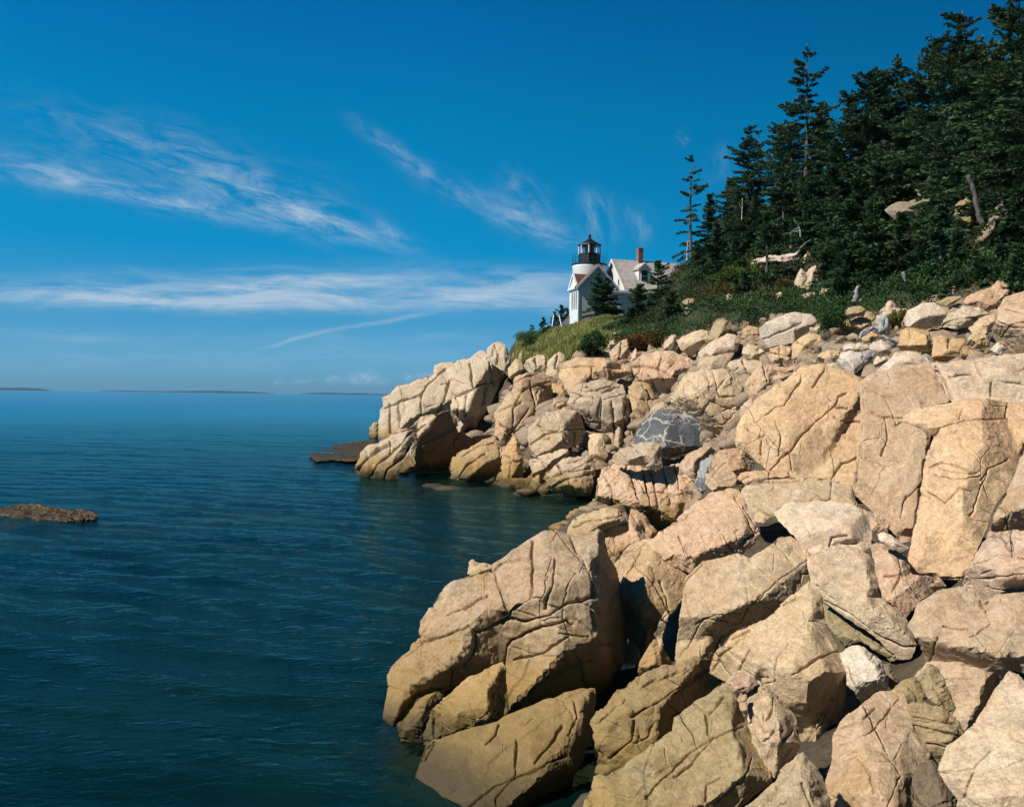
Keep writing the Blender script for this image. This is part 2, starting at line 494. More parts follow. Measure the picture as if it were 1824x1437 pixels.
rock('boulder', 'small upright block beside the domed boulder', 38, 'B 1218,550 1255,540 1295,548 1312,620 1325,660 1290,715 1250,695 1218,660', tint='tan', T=.5)
rock('ledge', 'tall rock mass with long upright cracks behind the domed boulder', 43, 'B 1105,390 1130,330 1180,290 1300,270 1400,300 1415,360 1470,470 1478,510 1445,580 1432,625 1345,655 1310,590 1290,545 1220,520 1195,460',
     tint='tan', T=1.0, s=1.1, cr='B 1275,380 1268,460 1275,540; B 1285,360 1280,530; B 1130,340 1280,370 1400,350; B 1420,400 1400,480 1430,610; B 1340,390 1350,560 1345,640; B 1210,310 1290,330 1380,310', rough=1.3, ridge='B 1410,290 1385,420 1375,640', rk=2.6)
rock('ledge', 'flat-topped slab lying highest in the middle of the point', 46, 'B 1070,260 1075,200 1100,180 1160,160 1280,160 1430,200 1452,245 1385,275 1240,292 1140,370 1105,335', tint='warm', T=.8, s=1.5, cr='B 1080,215 1200,205 1400,215; B 1240,215 1235,285', cw=2)
rock('boulder', 'small dark-sided block in the cleft left of the flat slab', 47, 'B 1030,292 1090,288 1110,330 1122,378 1080,362 1035,338', tint='ochre', T=.4)
rock('boulder', 'small pale triangular boulder above the domed boulder', 44.5, 'B 1038,425 1040,362 1112,390 1115,412', tint='pink', T=.3)
rock('ledge', 'pale jagged ledge on the skyline just below the grassy bank', 60, 'B 880,200 905,175 960,140 995,142 1012,180 1070,130 1118,150 1115,195 1080,235 1070,300 1030,300 985,235 920,245', tint='cream', T=.9, cr='B 1012,180 1000,240; B 1060,150 1050,220 1090,200; B 950,160 960,210', rough=1.5)
rock('boulder', 'pointed little boulder at the left foot of the grassy bank', 66, 'B 860,180 868,140 885,115 895,150 892,200 870,205', tint='dull', T=.4)
rock('boulder', 'ochre-stained upright block with a split top beside the pink slab', 41, 'B 1418,310 1450,285 1485,280 1522,340 1532,440 1500,495 1470,485 1440,440 1425,370', tint='ochre', T=.5, cr='B 1430,350 1470,370 1530,380')
rock('boulder', 'thin leaning ochre slab against the pink slab', 42, 'B 1478,276 1530,298 1566,370 1568,415 1540,405 1510,340', tint='ochre', T=.3)
rock('ledge', 'broad pinkish slab under the red shrubs at the edge of the bank', 44, 'B 1435,200 1480,150 1560,120 1650,125 1780,190 1805,225 1720,270 1690,320 1650,390 1590,395 1555,360 1520,300 1450,250', tint='pink', kx=-.1, T=1.1, s=1.0,
     cr='B 1440,210 1500,200 1580,215; B 1580,215 1640,260 1720,250; B 1520,250 1560,330; B 1590,160 1570,210 1600,290', rough=1.3)
rock('boulder', 'small pale angular stone at the end of the rocks below the shrubs', 52, 'B 1305,110 1330,72 1362,70 1355,115 1320,125', tint='cream', T=.4)
rock('boulder', 'upright split pale block behind the flat-topped slab', 50, 'B 1325,135 1380,78 1418,62 1435,150 1400,195 1340,190', tint='cream', T=.6, cr='B 1385,80 1375,185', rough=1.4)
rock('boulder', 'narrow pale splinter of rock just right of the upright split block', 49, 'B 1428,165 1460,100 1482,150 1470,200 1440,205', tint='pink', T=.3)
# --- middle ground around the dark veined boulder
rock('boulder', 'large rounded pale pink boulder above the dark veined boulder', 31, 'C 35,650 60,590 130,520 200,498 330,505 390,530 405,600 402,660 388,780 380,842 330,862 230,832 190,760 100,712 40,692', tint='cream', T=1.1, s=1.1,
     cr='C 190,745 240,662 300,690 388,705; C 250,520 290,640 388,640; C 240,662 130,560', cw=2)
rock('boulder', 'dark blue-grey boulder crossed by pale veins', 28.6, 'B 1440,605 1470,540 1530,450 1590,420 1640,425 1700,432 1770,470 1792,520 1788,600 1735,642 1655,690 1590,680 1500,650', mat='vein', T=.9, s=1.2, tb=1.1, joint=.5)
rock('boulder', 'small smooth pale boulder tucked behind the dark veined boulder', 33, 'B 1522,470 1525,430 1560,400 1600,385 1632,410 1645,440 1600,450 1540,480', tint='warm', T=.5)
rock('boulder', 'wedge-shaped tan block propping the dark veined boulder', 27.6, 'B 1335,690 1340,655 1370,630 1440,600 1560,580 1585,600 1598,720 1560,745 1500,712 1360,710', tint='tan', T=.5, cr='B 1440,605 1480,640 1560,700')
rock('ledge', 'heavily cracked rounded ledge between the cove and the wide slabs', 26.5, 'B 1300,720 1360,690 1430,680 1500,715 1560,740 1620,710 1680,700 1742,720 1765,780 1815,865 1790,930 1740,980 P 1225,915 1190,960 1130,975 B 1440,1040 1380,960 1300,930 1240,890 1250,840 1280,760',
     tint='pink', ky=.9, T=1.2, s=1.1, cr='B 1500,745 1515,820 1540,930 1535,1000; B 1540,740 1560,850 1585,960; B 1380,700 1440,760 1480,900; B 1600,730 1620,830 1640,900; B 1300,760 1340,850 1330,930; B 1500,850 1600,840 1660,870; B 1660,720 1680,830 1760,860; B 1420,720 1500,830', rough=1.8, cw=3)
rock('boulder', 'pink cracked boulder between the veined boulder and the blue-grey sliver', 25.5, 'B 1680,700 1722,660 1790,620 1824,620 1850,680 1840,760 1795,835 1762,795 1742,735', tint='pink', T=.6, cr='B 1720,690 1800,740', rough=1.4)
rock('boulder', 'upright blue-grey sliver of stone between tan blocks', 21.8, 'C 168,1080 190,970 250,935 280,975 235,1040 225,1112 190,1125', tint='slate', T=.35)
rock('boulder', 'low rounded tan block resting behind the dark-fronted block', 21.4, 'C 235,1000 250,960 285,912 380,898 440,930 470,980 445,1030 360,1045 235,1045', tint='warm', T=.5)
rock('boulder', 'tan block with one dark squared end beside the wide flat shelf', 20, 'C 212,1080 218,1025 350,1018 412,1082 402,1125 262,1130', tint='tan', T=.55, s=1.8, kx=.1)
rock('boulder', 'small orange triangular stone at the foot of the great wedge slab', 24, 'C 80,985 130,925 200,900 240,885 275,915 250,940 195,970 170,1060 110,1040', tint='pink', T=.4)
# --- pale boulders strewn along the top
rock('boulder', 'very large pale smooth boulder at the edge of the shrubs', 39, 'C 485,300 510,270 600,230 680,212 760,225 780,260 772,290 720,322 665,372 600,385 520,398 508,360 490,350', tint='pale', T=1.0, s=1.0, joint=.3, rough=.6, cr='C 500,360 560,330 700,270')
rock('boulder', 'flat pale yellow boulder lying left of the very large smooth one', 42, 'C 175,420 230,370 330,320 370,325 395,370 380,412 250,435 210,455 185,442', tint='pale', T=.8, s=1.0, joint=.3, rough=.6)
rock('boulder', 'pointed grey-and-pink boulder standing behind the flat pale yellow one', 45, 'C 190,362 235,330 258,272 290,250 340,258 352,300 312,332 280,370 240,380', tint='dull', T=.7)
rock('boulder', 'long pale boulder with a small dark hollow near the red shrubs', 45, 'C 75,360 110,330 200,300 232,310 245,350 185,410 140,452 90,405', tint='cream', T=.7)
rock('boulder', 'small cracked pale boulder at the left end of the boulder field', 47, 'C 0,420 5,370 40,330 68,325 80,380 70,430 30,440', tint='cream', T=.5, rough=1.4)
rock('boulder', 'brown squared block with a broken front below the very large smooth boulder', 36, 'C 530,450 540,398 600,380 650,388 662,480 622,495 570,475', tint='tan', T=.5, rough=1.3, cr='C 590,390 600,480; C 540,420 655,430')
rock('boulder', 'flat leaning orange slab beside the brown squared block', 36.5, 'C 640,388 680,350 740,312 800,330 862,345 882,372 800,385 742,425 700,455 662,475', tint='ochre', T=.5, cr='C 680,360 740,400')
rock('boulder', 'banded orange boulder carrying a grey capstone', 33, 'C 878,325 880,298 912,250 980,236 1050,250 1062,290 1012,322 990,342', tint='ochre', T=.7, s=1.4, cr='C 900,280 1000,270 1050,290; C 885,310 960,300')
rock('boulder', 'grey capstone sitting on the banded orange boulder', 33, 'C 912,240 915,215 940,190 1000,182 1026,200 1016,240', tint='dull', T=.5)
rock('boulder', 'dull grey stone leaning against the right side of the capstone', 34, 'C 1012,240 1028,208 1060,215 1080,240 1060,262 1040,258', tint='dull', T=.4)
rock('boulder', 'pale broken boulder behind the twisted driftwood', 33, 'C 1058,285 1078,230 1140,192 1232,193 1245,212 1142,252 1132,295 1085,300', tint='cream', T=.6, rough=1.3)
rock('boulder', 'small pointed pink boulder on top of the broken one behind the driftwood', 34.5, 'C 1080,225 1110,182 1150,150 1182,180 1195,205 1135,215', tint='pink', T=.5)
rock('boulder', 'egg-shaped cream boulder perched on a squared orange block', 28.5, 'C 1210,250 1240,200 1320,165 1370,165 1430,208 1442,232 1422,272 1370,302 1300,306 1220,287', tint='pale', T=.9, s=1.1, joint=.2, rough=.5)
rock('boulder', 'smooth squared orange block under the egg-shaped cream boulder', 26.5, 'C 1188,405 1198,312 1230,290 1300,300 1350,318 1360,350 1360,445 1300,420 1240,412', tint='ochre', T=.7, s=1.7, joint=.3)
rock('boulder', 'long low orange rock to the right of the smooth squared block', 25.5, 'C 1358,465 1362,340 1400,325 1450,340 1530,345 1560,400 1640,432 1560,465 1450,470', tint='warm', T=.7, cr='C 1450,345 1440,400')
rock('boulder', 'large rounded tan boulder to the right of the egg-shaped one', 28, 'C 1390,295 1440,222 1520,180 1600,185 1648,220 1625,245 1545,292 1480,302', tint='cream', T=.9, cr='C 1400,285 1500,240 1600,250')
rock('boulder', 'long overhanging slab boulder below the pointed skyline rock', 29, 'C 1498,165 1540,130 1640,88 1750,105 1742,132 1702,192 1640,212 1560,182', tint='pink', T=.8, s=1.4)
rock('boulder', 'thin flat stone half buried at the edge of the dense green shrubs', 30.5, 'C 1368,165 1440,138 1512,128 1515,150 1425,190', tint='dull', T=.3)
rock('boulder', 'pyramid-shaped pink rock peaking above the dense green shrubs', 31, 'C 1575,125 1640,95 1700,45 1770,95 1775,118 1680,135', tint='pink', T=.8)
rock('ledge', 'big tan rock rising at the right edge with curved layers', 21.5, 'C 1650,330 1690,250 1700,180 1730,140 1824,108 1960,120 2050,200 2050,470 1824,450 1740,415 1700,375', tint='pink', T=.9, s=1.1, cr='C 1690,260 1760,300 1824,290; C 1700,350 1760,280 1824,260; C 1730,150 1824,180; C 1720,200 1824,220', kx=-.3)
rock('boulder', 'small ochre rock between the large rounded boulder and the layered rock', 26, 'C 1540,295 1600,240 1680,218 1695,260 1655,302 1560,332', tint='cream', T=.4)
rock('boulder', 'ridged ochre boulder in front of the layered rock at the right edge', 24, 'C 1518,375 1560,320 1640,283 1648,340 1655,395 1560,405', tint='ochre', T=.5)
rock('boulder', 'small round pale stone resting on the wide slabs by the layered rock', 20.5, 'C 1648,405 1690,365 1742,400 1705,435', tint='pale', T=.3)
rock('boulder', 'round bright white boulder in the middle of the boulder field', 24.4, 'C 875,460 900,420 960,410 1010,424 1027,470 990,512 960,532 910,502', tint='white', T=.6, s=1.4, joint=.3)
rock('boulder', 'small grey stone touching the right side of the bright white boulder', 25, 'C 1002,412 1052,400 1082,425 1052,472 1022,478', tint='grey', T=.3)
rock('boulder', 'long pale flat boulder lying along the top of the wide slabs', 22, 'C 1060,540 1120,470 1180,420 1240,409 1330,440 1358,480 1200,510 1100,540', tint='pale', T=.5, s=.9, joint=.2)
rock('boulder', 'flat cream stone behind the bright white boulder', 27.5, 'C 900,408 930,370 1000,368 1042,378 1050,405 960,420', tint='pale', T=.4)
rock('boulder', 'small cream boulder beside the lower driftwood branch', 26.5, 'C 1038,385 1060,362 1100,353 1150,380 1162,422 1090,435 1045,405', tint='pale', T=.4)
rock('boulder', 'small flat stone behind the left end of the long pale flat boulder', 23.4, 'C 1058,470 1080,435 1142,440 1125,475 1072,498', tint='cream', T=.3)
rock('boulder', 'low greyish stone at the left foot of the bright white boulder', 25, 'C 812,480 870,468 920,500 918,522 850,505', tint='cream', T=.3)
rock('boulder', 'flat orange rock between the orange slab and the bright white boulder', 28, 'C 748,475 770,440 830,400 890,410 898,432 862,475', tint='warm', T=.4)
rock('boulder', 'broken tan rock above the large rounded pale pink boulder', 36, 'C 325,480 340,460 400,448 500,460 525,492 500,545 430,525 360,525', tint='cream', T=.5, rough=1.4, cr='C 400,455 430,520')
rock('boulder', 'leaning triangular slab left of the great wedge slab', 29.6, 'C 410,640 412,590 430,550 470,500 505,468 542,510 562,572 485,680 450,642', tint='cream', T=.5, cr='C 505,475 530,560')
rock('boulder', 'small knobbly pink stone at the top corner of the great wedge slab', 28.5, 'C 556,545 590,512 640,530 655,552 600,572 565,580', tint='pink', T=.3)
rock('boulder', 'upright pink stone in the gap left of the great wedge slab', 26, 'C 385,800 390,690 450,640 478,685 440,740 400,770', tint='pink', T=.4)
rock('boulder', 'rounded cream boulder between the flat yellow and the brown squared one', 39.5, 'C 398,425 400,400 430,372 490,385 535,430 522,465 440,460', tint='cream', T=.6)
rock('boulder', 'jumbled pinkish rock under the brown squared block', 33, 'C 515,500 520,475 600,490 680,485 695,512 600,530 540,530', tint='pink', T=.4, rough=1.5)
rock('boulder', 'low tan rock under the flat pale yellow boulder', 39, 'C 170,505 180,450 250,430 370,422 335,465 305,515', tint='tan', T=.5, rough=1.3)
rock('boulder', 'pink broken rock left of the very large smooth boulder', 43.5, 'C 395,350 395,300 430,278 482,288 492,330 485,365', tint='pink', T=.5, rough=1.5)
rock('boulder', 'pink slab at the right foot of the very large smooth boulder', 37.5, 'C 738,320 742,288 800,290 842,318 872,340 770,325', tint='pink', T=.3)
rock('boulder', 'small orange rock under the banded boulder', 30.5, 'C 995,345 1060,308 1092,330 1062,375 1010,378', tint='ochre', T=.3)
# --- wide slabs on the right
rock('ledge', 'great wedge-shaped orange slab slanting up behind the dark veined boulder', 19, 'C 372,860 400,760 470,670 620,560 700,500 800,480 930,520 1015,570 1020,760 1000,960 975,1115 850,1075 740,1050 560,1020 530,1010 460,940 388,895',
     tint='warm', kx=-.25, ky=.9, T=.30, s=2.4, tb=.8, cr='C 540,1012 590,960 640,920 690,850 760,780 870,690 890,640 930,622; C 470,772 560,700 620,682 700,560; C 640,920 655,1010; C 870,750 900,768 1000,765; C 430,800 500,850 495,930; C 570,760 600,840 590,940; C 940,690 880,700; C 850,1060 900,980 1000,940; C 700,520 690,590; C 820,500 760,590', cw=2.2, joint=.35, rough=.9)
rock('ledge', 'upright orange slab between the great wedge and the domed ledge, split by a straight seam', 16, 'C 1000,575 1060,540 1110,520 1240,490 1352,478 1425,600 1475,675 1300,740 1350,850 1330,960 1310,1100 1290,1246 D 1030,400 1010,320 940,215 860,130 C 960,1120 985,960 1008,760',
     tint='warm', kx=-.2, ky=.9, T=.30, s=2.4, tb=.8, cr='C 1010,580 1012,760 990,960 965,1110; C 1020,590 1120,640 1180,770; C 1120,740 1140,850 1100,940; C 1180,780 1300,715 1480,668; C 1230,1150 1300,1090; C 1200,1246 1232,1140; C 1060,720 1120,742 1230,745', joint=.35, rough=.8)
rock('ledge', 'broad orange slab along the top right below the layered rock', 16.5, 'C 1350,478 1400,462 1560,450 1824,425 2050,440 2050,720 1824,700 1740,695 1600,680 1475,680 1420,600', tint='tan', kx=-.3, ky=1.0, T=.30, s=2.4, tb=.8,
     cr='C 1570,450 1590,500 1615,550; C 1655,570 1657,640; C 1350,490 1400,560 1440,680; C 1375,485 1420,560 1465,670; C 1700,560 1824,580; C 1450,540 1560,530', joint=.35)
rock('ledge', 'domed ledge at the right with a deep slanting crack along its edge', 11.5, 'C 1175,775 1300,712 1480,672 1600,660 1740,680 1850,700 2050,730 2050,830 1824,905 D 1470,10 1440,60 1400,120 1360,240 1300,370 1270,432 1150,432 1035,405 1030,310 1060,200 1080,60 C 1330,960 1352,900 1372,850 1250,775',
     tint='warm', kx=-.3, ky=.9, T=.36, s=1.8, tb=.8, cr='C 1500,750 1510,700; C 1730,740 1742,688; C 1460,980 1540,1020 1600,1070 1640,1010 1740,960; C 1350,860 1400,800 1520,760 1740,750; C 1330,1120 1420,1180 1500,1100 1560,1120; C 1340,1000 1400,970 1460,980; C 1640,1010 1560,1240', joint=.5)
rock('ledge', 'narrow ledge beyond the deep slanting crack at the right edge', 9.5, 'D 1285,430 1310,375 1372,245 1412,125 1452,62 1482,12 C 1824,905 2050,830 2050,1246 D 1750,240 1440,240', tint='pink', kx=-.3, T=.35, s=1.2, cr='D 1370,240 1440,235 1528,240; D 1440,120 1460,230', joint=1.1)
rock('ledge', 'blocky pink ledge below the domed ledge at the right edge', 8.6, 'D 1250,480 1300,375 1370,242 1440,235 1528,240 1760,250 1760,510 1528,515 1400,525 1355,560 1300,490', tint='pink', kx=-.3, T=.3, s=1.1, cr='D 1300,380 1420,330 1528,345; D 1470,240 1480,340; D 1360,480 1528,500; D 1290,450 1528,420', joint=1.2)
rock('ledge', 'big rounded ledge low at the right, dark and greenish at its foot', 7.6, 'D 1030,650 1045,610 1070,560 1150,500 1250,476 1320,490 1355,556 1400,520 1528,500 1780,500 1780,960 1480,840 1425,905 1385,990 1310,1090 1262,1115 1150,965 1060,865 1112,800 1060,705',
     tint='tan', kx=-.2, ky=.8, T=.32, s=1.5, cr='D 1355,556 1380,640 1290,700; D 1180,650 1290,660 1400,780; D 1150,700 1120,800; D 1430,530 1528,600', joint=.4)
rock('ledge', 'smooth tan slab filling the lower right corner', 5.2, 'D 1480,828 1528,900 1820,1050 1820,1700 1200,1700 1240,1400 1168,1272 1200,1180 1312,1085 1400,930', tint='tan', kx=-.15, ky=.8, T=.28, s=.9, cr='D 1170,1290 1310,1270 1380,1190; D 1310,1280 1260,1400; D 1350,1290 1430,1270 1528,1230; D 1460,860 1500,890', joint=.5)
rock('ledge', 'pale worn flat slab in the middle of the shelf, nearly white', 13, 'D 440,152 500,112 680,106 770,118 842,160 864,212 858,305 800,330 700,325 640,345 590,355 540,300 528,250 460,192', tint='pale', ky=1.6, T=.28, s=.8, joint=.2, rough=.5, cr='D 680,300 690,260 760,250')
rock('ledge', 'flat pinkish shelf running behind the pale worn slab', 15.5, 'C 395,1130 430,1085 560,1060 740,1050 850,1068 950,1092 985,1200 1095,1250 D 945,215 862,170 840,190 680,140 500,145 440,175 400,200 330,180 290,90',
     tint='cream', ky=1.5, T=.3, s=.9, cr='C 850,1070 850,1150 800,1170; C 960,1090 985,1200; C 400,1080 560,1070 700,1060; C 560,1020 540,1070', joint=.5, rough=.7)
rock('ledge', 'low pink kerb-like ledge at the back of the flat pinkish shelf', 18.2, 'C 380,1055 395,1022 560,1008 700,1028 765,1052 690,1070 540,1080 430,1088', tint='pink', T=.25, cr='C 535,1012 545,1070; C 640,1025 660,1060')
rock('boulder', 'squared pink wedge at the right end of the flat pinkish shelf', 11.6, 'D 798,128 850,148 942,208 932,242 862,235 850,182', tint='pink', T=.25)
rock('boulder', 'small pale angular stone lying in the crack beside the pale worn slab', 10.2, 'D 880,250 920,233 962,258 1030,310 1012,342 960,315 900,275', tint='pale', T=.18)
rock('boulder', 'pink cracked rock under the small pale angular stone', 9.8, 'D 865,300 900,282 962,312 1020,350 1036,420 1160,440 1185,472 1080,535 1012,615 960,565 910,510 880,400', tint='pink', ky=.9, T=.25, cr='D 960,320 1000,400 950,500; D 920,430 1000,420 1080,530', joint=1.2)
rock('boulder', 'long tongue of pink rock with a grey-green lower end hanging over a dark hollow', 9.6, 'D 585,352 640,330 700,308 800,308 850,340 882,400 917,480 912,510 980,570 1030,650 1057,720 1042,782 980,788 872,692 800,642 700,572 640,532 608,470', tint='cream', kx=-.1, ky=1.0, T=.4, s=1.3,
     cr='D 640,530 760,590 870,680 1000,740 1050,740; D 620,470 700,540; D 850,520 930,520 1010,610', joint=.4)
rock('boulder', 'dark flat stone lying under the tongue of pink rock', 9.8, 'D 640,545 700,575 800,645 880,695 985,790 940,800 820,715 750,735 680,660', tint='olive', T=.15, ky=1.2)
rock('boulder', 'white and grey stone half lit in the dark hollow', 8.5, 'D 728,765 780,733 830,743 900,800 937,880 930,932 880,942 820,985 760,905', tint='white', T=.28, s=1.5)
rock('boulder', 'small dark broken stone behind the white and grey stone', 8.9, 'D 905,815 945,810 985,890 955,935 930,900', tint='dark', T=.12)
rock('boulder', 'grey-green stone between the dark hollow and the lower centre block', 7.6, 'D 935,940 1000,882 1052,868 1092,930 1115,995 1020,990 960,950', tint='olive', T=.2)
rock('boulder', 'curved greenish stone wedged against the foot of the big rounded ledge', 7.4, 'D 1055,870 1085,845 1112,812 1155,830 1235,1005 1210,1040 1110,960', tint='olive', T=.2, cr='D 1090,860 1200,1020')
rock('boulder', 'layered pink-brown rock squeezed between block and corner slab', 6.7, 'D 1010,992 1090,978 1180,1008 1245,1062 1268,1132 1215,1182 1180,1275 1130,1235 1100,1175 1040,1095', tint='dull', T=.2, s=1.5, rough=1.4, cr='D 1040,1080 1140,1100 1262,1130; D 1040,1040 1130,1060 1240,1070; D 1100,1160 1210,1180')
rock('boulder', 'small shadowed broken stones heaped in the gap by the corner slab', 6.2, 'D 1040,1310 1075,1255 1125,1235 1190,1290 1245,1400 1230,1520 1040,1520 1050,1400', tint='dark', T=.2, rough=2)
# --- middle slabs
rock('ledge', 'domed tan rock with a dark cleft at its right shoulder, above the middle slabs', 13.3, 'A 1235,240 1255,200 1275,175 1340,130 1400,80 D 150,75 230,56 280,68 322,130 352,200 372,245 330,300 300,330 200,365 120,395 A 1460,370 1330,330', tint='warm', T=.65, s=1.1,
     cr='D 262,80 310,150 355,240; D 120,150 200,220 260,325; D 275,75 330,150 350,190; D 20,260 60,330 110,390; D 270,330 300,290 365,240', cw=2.6)
rock('ledge', 'steep ochre slab that catches the shadow of the nearest big boulder', 12.2, 'A 1055,420 1070,330 1100,290 1140,240 1200,218 1255,212 1305,290 1360,320 1440,370 1405,430 1335,540 1285,600 1260,640 1200,810 1165,790 1150,700 1120,640 1090,560', tint='ochre', kx=-.1, ky=.9, T=.35, s=1.2,
     cr='A 1130,470 1130,360 1190,260; A 1260,240 1330,310 1430,370; A 1280,400 1310,480 1320,540; A 1090,500 1110,560')
rock('ledge', 'broad olive-tan slab below the domed tan rock, crossed by slanting cracks', 10.4, 'D 0,840 -40,700 0,540 0,500 60,440 130,370 270,335 330,358 450,268 500,263 562,310 600,350 603,420 592,462 500,535 440,595 380,645 300,650 230,690 160,830 30,830 A 1320,790 1290,700 1255,640 1290,570 1350,480 1400,400',
     tint='tan', kx=-.1, ky=.9, T=.45, s=1.0, cr='D 590,355 520,400 450,450 330,570 290,640; D 270,335 330,380 410,450; D 0,545 60,450 130,375; D 330,358 450,450 480,470; D 20,790 60,740 130,620 290,640; D 100,640 180,600 290,590; D 180,830 190,720 260,660; D 440,280 520,370', joint=.8)
rock('ledge', 'prominent orange block with a steep dark right side overhanging the hollow', 8.0, 'D 588,462 642,530 645,620 692,720 755,850 745,960 712,1080 655,1205 645,1310 565,1190 530,1065 440,965 370,895 290,945 240,895 158,850 188,770 250,692 330,652 400,622 480,552',
     tint='tan', kx=-.25, ky=.9, T=.5, s=1.5, cr='D 340,742 310,790 280,840; D 560,1172 620,1080 692,970; D 520,860 640,780 750,750; D 590,1160 700,985; D 250,700 330,660; D 370,895 420,900 410,870; D 480,560 560,520 640,560; D 170,850 200,780 290,700', joint=.7, cw=2.6)
rock('boulder', 'small smooth pink wedge above the split upright block', 7.4, 'D 228,890 270,847 340,868 374,900 335,925 290,962 268,942', tint='pink', T=.18)
rock('boulder', 'tall split upright block with a jagged top in the lower centre', 7.0, 'D 318,945 345,915 372,895 442,950 522,1030 552,1160 532,1192 440,1305 390,1255 340,1155 318,1045', tint='cream', T=.3, s=1.4, cr='D 440,965 430,1010 400,1060; D 330,1000 390,1110 480,1100; D 395,1150 440,1100; D 470,1180 520,1100', rough=1.3)
rock('boulder', 'thin strip of rock beside the split upright block', 7.2, 'D 275,965 292,940 318,950 325,1040 312,1060 290,1010', tint='tan', T=.1)
rock('ledge', 'layered olive rock with slanting strata above the dark speckled slab', 8.6, 'A 968,1050 1000,990 1045,960 1090,900 1200,822 1285,788 1400,775 1496,760 D 150,793 172,850 182,888 225,905 100,985 0,1050 A 1340,1090 1200,1190 1050,1290 985,1290 1000,1200 985,1130', tint='olive', kx=-.1, ky=.9, T=.35, s=1.2,
     cr='A 1150,1020 1270,950 1400,870 1496,800; A 1190,890 1250,850 1400,800; A 1000,1180 1040,1220 1150,1130 1160,1040; A 1180,1000 1300,930; D 0,950 80,900 170,830; A 1120,930 1000,1050; D 0,1045 60,1010 80,985', rough=1.5, cw=3.2)
rock('ledge', 'large dark speckled slab at the bottom centre', 6.6, 'A 930,1490 950,1400 985,1290 1050,1285 1200,1185 1340,1085 D 0,1048 100,980 228,905 290,935 310,1060 325,1085 350,1160 420,1290 440,1310 300,1420 200,1500 0,1560 A 1300,1600 930,1600', tint='olive', kx=-.1, ky=.9, T=.4, s=1.1,
     cr='D 0,1292 60,1250 100,1212 170,1130 230,1110 312,1080; A 1200,1400 1290,1300 1420,1180 1496,1130; D 130,1437 140,1330 200,1300; D 90,985 150,1030 220,960; D 150,1120 140,1030; D 350,1220 300,1330 180,1420', cw=3, joint=.9)
rock('ledge', 'narrow tilted slab beside a black slit at the bottom edge', 6.0, 'D 300,1600 320,1437 430,1340 480,1270 562,1198 622,1270 672,1392 700,1600', tint='dull', T=.28, s=1.4, cr='D 350,1437 430,1370 500,1290; D 380,1437 440,1370; D 560,1330 600,1437', cw=4)
rock('ledge', 'upright tan block with slanting cracks low in the centre right', 6.3, 'D 690,1600 660,1400 655,1330 690,1250 700,1140 742,1060 830,990 900,942 940,940 1000,950 1022,1000 1042,1100 1105,1170 1105,1232 1045,1312 1050,1400 1000,1600', tint='tan', kx=-.15, ky=.8, T=.4, s=1.3,
     cr='D 712,1180 800,1130 850,1110 920,1050 985,965; D 800,1225 850,1290 870,1380; D 880,1230 960,1230 1000,1160; D 720,1250 790,1210; D 720,1100 780,1080 880,1010; D 990,1310 930,1437', joint=.8)
# --- the nearest big boulder, in its pieces
rock('boulder', 'biggest boulder at the water, massive tan dome with a long zigzag crack', 10.9, 'A 28,1012 50,900 48,825 60,795 110,740 190,660 200,590 270,460 330,400 480,345 570,290 680,220 740,185 800,180 868,198 880,186 980,178 1006,190 1025,290 1062,350 1092,460 1112,600 1110,700 1060,860 985,990 900,915 750,945 620,1012 562,1034 548,1012 562,785 470,800 400,835 320,885 180,920 110,1020 70,1050',
     tint='near', kx=.05, ky=.75, T=1.15, s=1.5, tb=1.1, cw=3.4, cr='A 190,682 260,665 330,640 400,602 440,632 500,608 600,572 640,590 700,575 760,560 850,505 965,480; A 562,785 575,700 600,670 700,620 850,580 880,600; A 555,600 590,560 545,450 512,350; A 690,212 690,430 672,480 560,560; A 870,200 905,270 960,350 970,480; A 300,560 390,510 485,458; A 800,290 785,420 742,530; A 575,1010 570,900 562,785; A 440,632 430,720 380,800; A 610,760 640,750 700,740 860,655; A 310,880 330,800 380,780; A 120,745 190,690; A 640,960 700,900 860,800; A 780,870 900,790 960,760; A 500,345 590,300 680,290; A 900,480 960,520 970,600; A 820,640 950,650', rough=1.25, ridge='A 1008,185 975,330 978,480 965,620 985,760 960,900 940,1000', rk=3.2)
rock('boulder', 'thin dark crescent of rock under the left edge of the biggest boulder', 10.5, 'A 60,1050 100,1040 135,985 185,930 320,880 270,940 225,985 190,1060 195,1170 120,1165 85,1130', tint='dull', T=.22, s=1.5, rough=1.5)
rock('boulder', 'yellowish middle block wedged beneath the biggest boulder', 10.1, 'A 185,1060 240,980 330,888 400,840 548,775 566,800 566,900 552,1022 540,1065 400,1068 300,1110 200,1190', tint='ochre', T=.35, s=1.3, cr='A 200,1125 240,1140 400,1070; A 540,920 560,960; A 240,1000 235,1130')
rock('ledge', 'big yellowish lower block at the waterline, wet where waves splash', 8.6, 'A 185,1240 205,1165 245,1130 350,1095 545,1052 570,1030 700,978 830,915 962,903 972,960 962,1000 972,1050 940,1150 912,1230 872,1290 855,1400 850,1620 60,1620 80,1470 130,1350', tint='dull', kx=-.05, ky=1.2, T=.5, s=1.2,
     cr='A 380,1437 460,1370 560,1320 640,1280 720,1270; A 620,1130 610,1290 520,1390 530,1437; A 830,1060 770,1150 700,1230; A 590,1300 700,1260 850,1200; A 660,1060 700,1030; A 540,1060 530,1110 480,1150; A 200,1215 240,1140; A 850,1300 740,1380; A 880,950 900,1020 860,1100', cw=3.2, ridge='A 960,905 935,1000 930,1080 885,1200 835,1400 835,1620', rk=2.0)
rock('boulder', 'small knob of pale rock poking out behind the biggest boulder on the water side', 12.3, 'A 393,365 398,315 420,297 440,310 500,318 520,345 470,372 420,380', tint='cream', T=.2, rough=1.5)
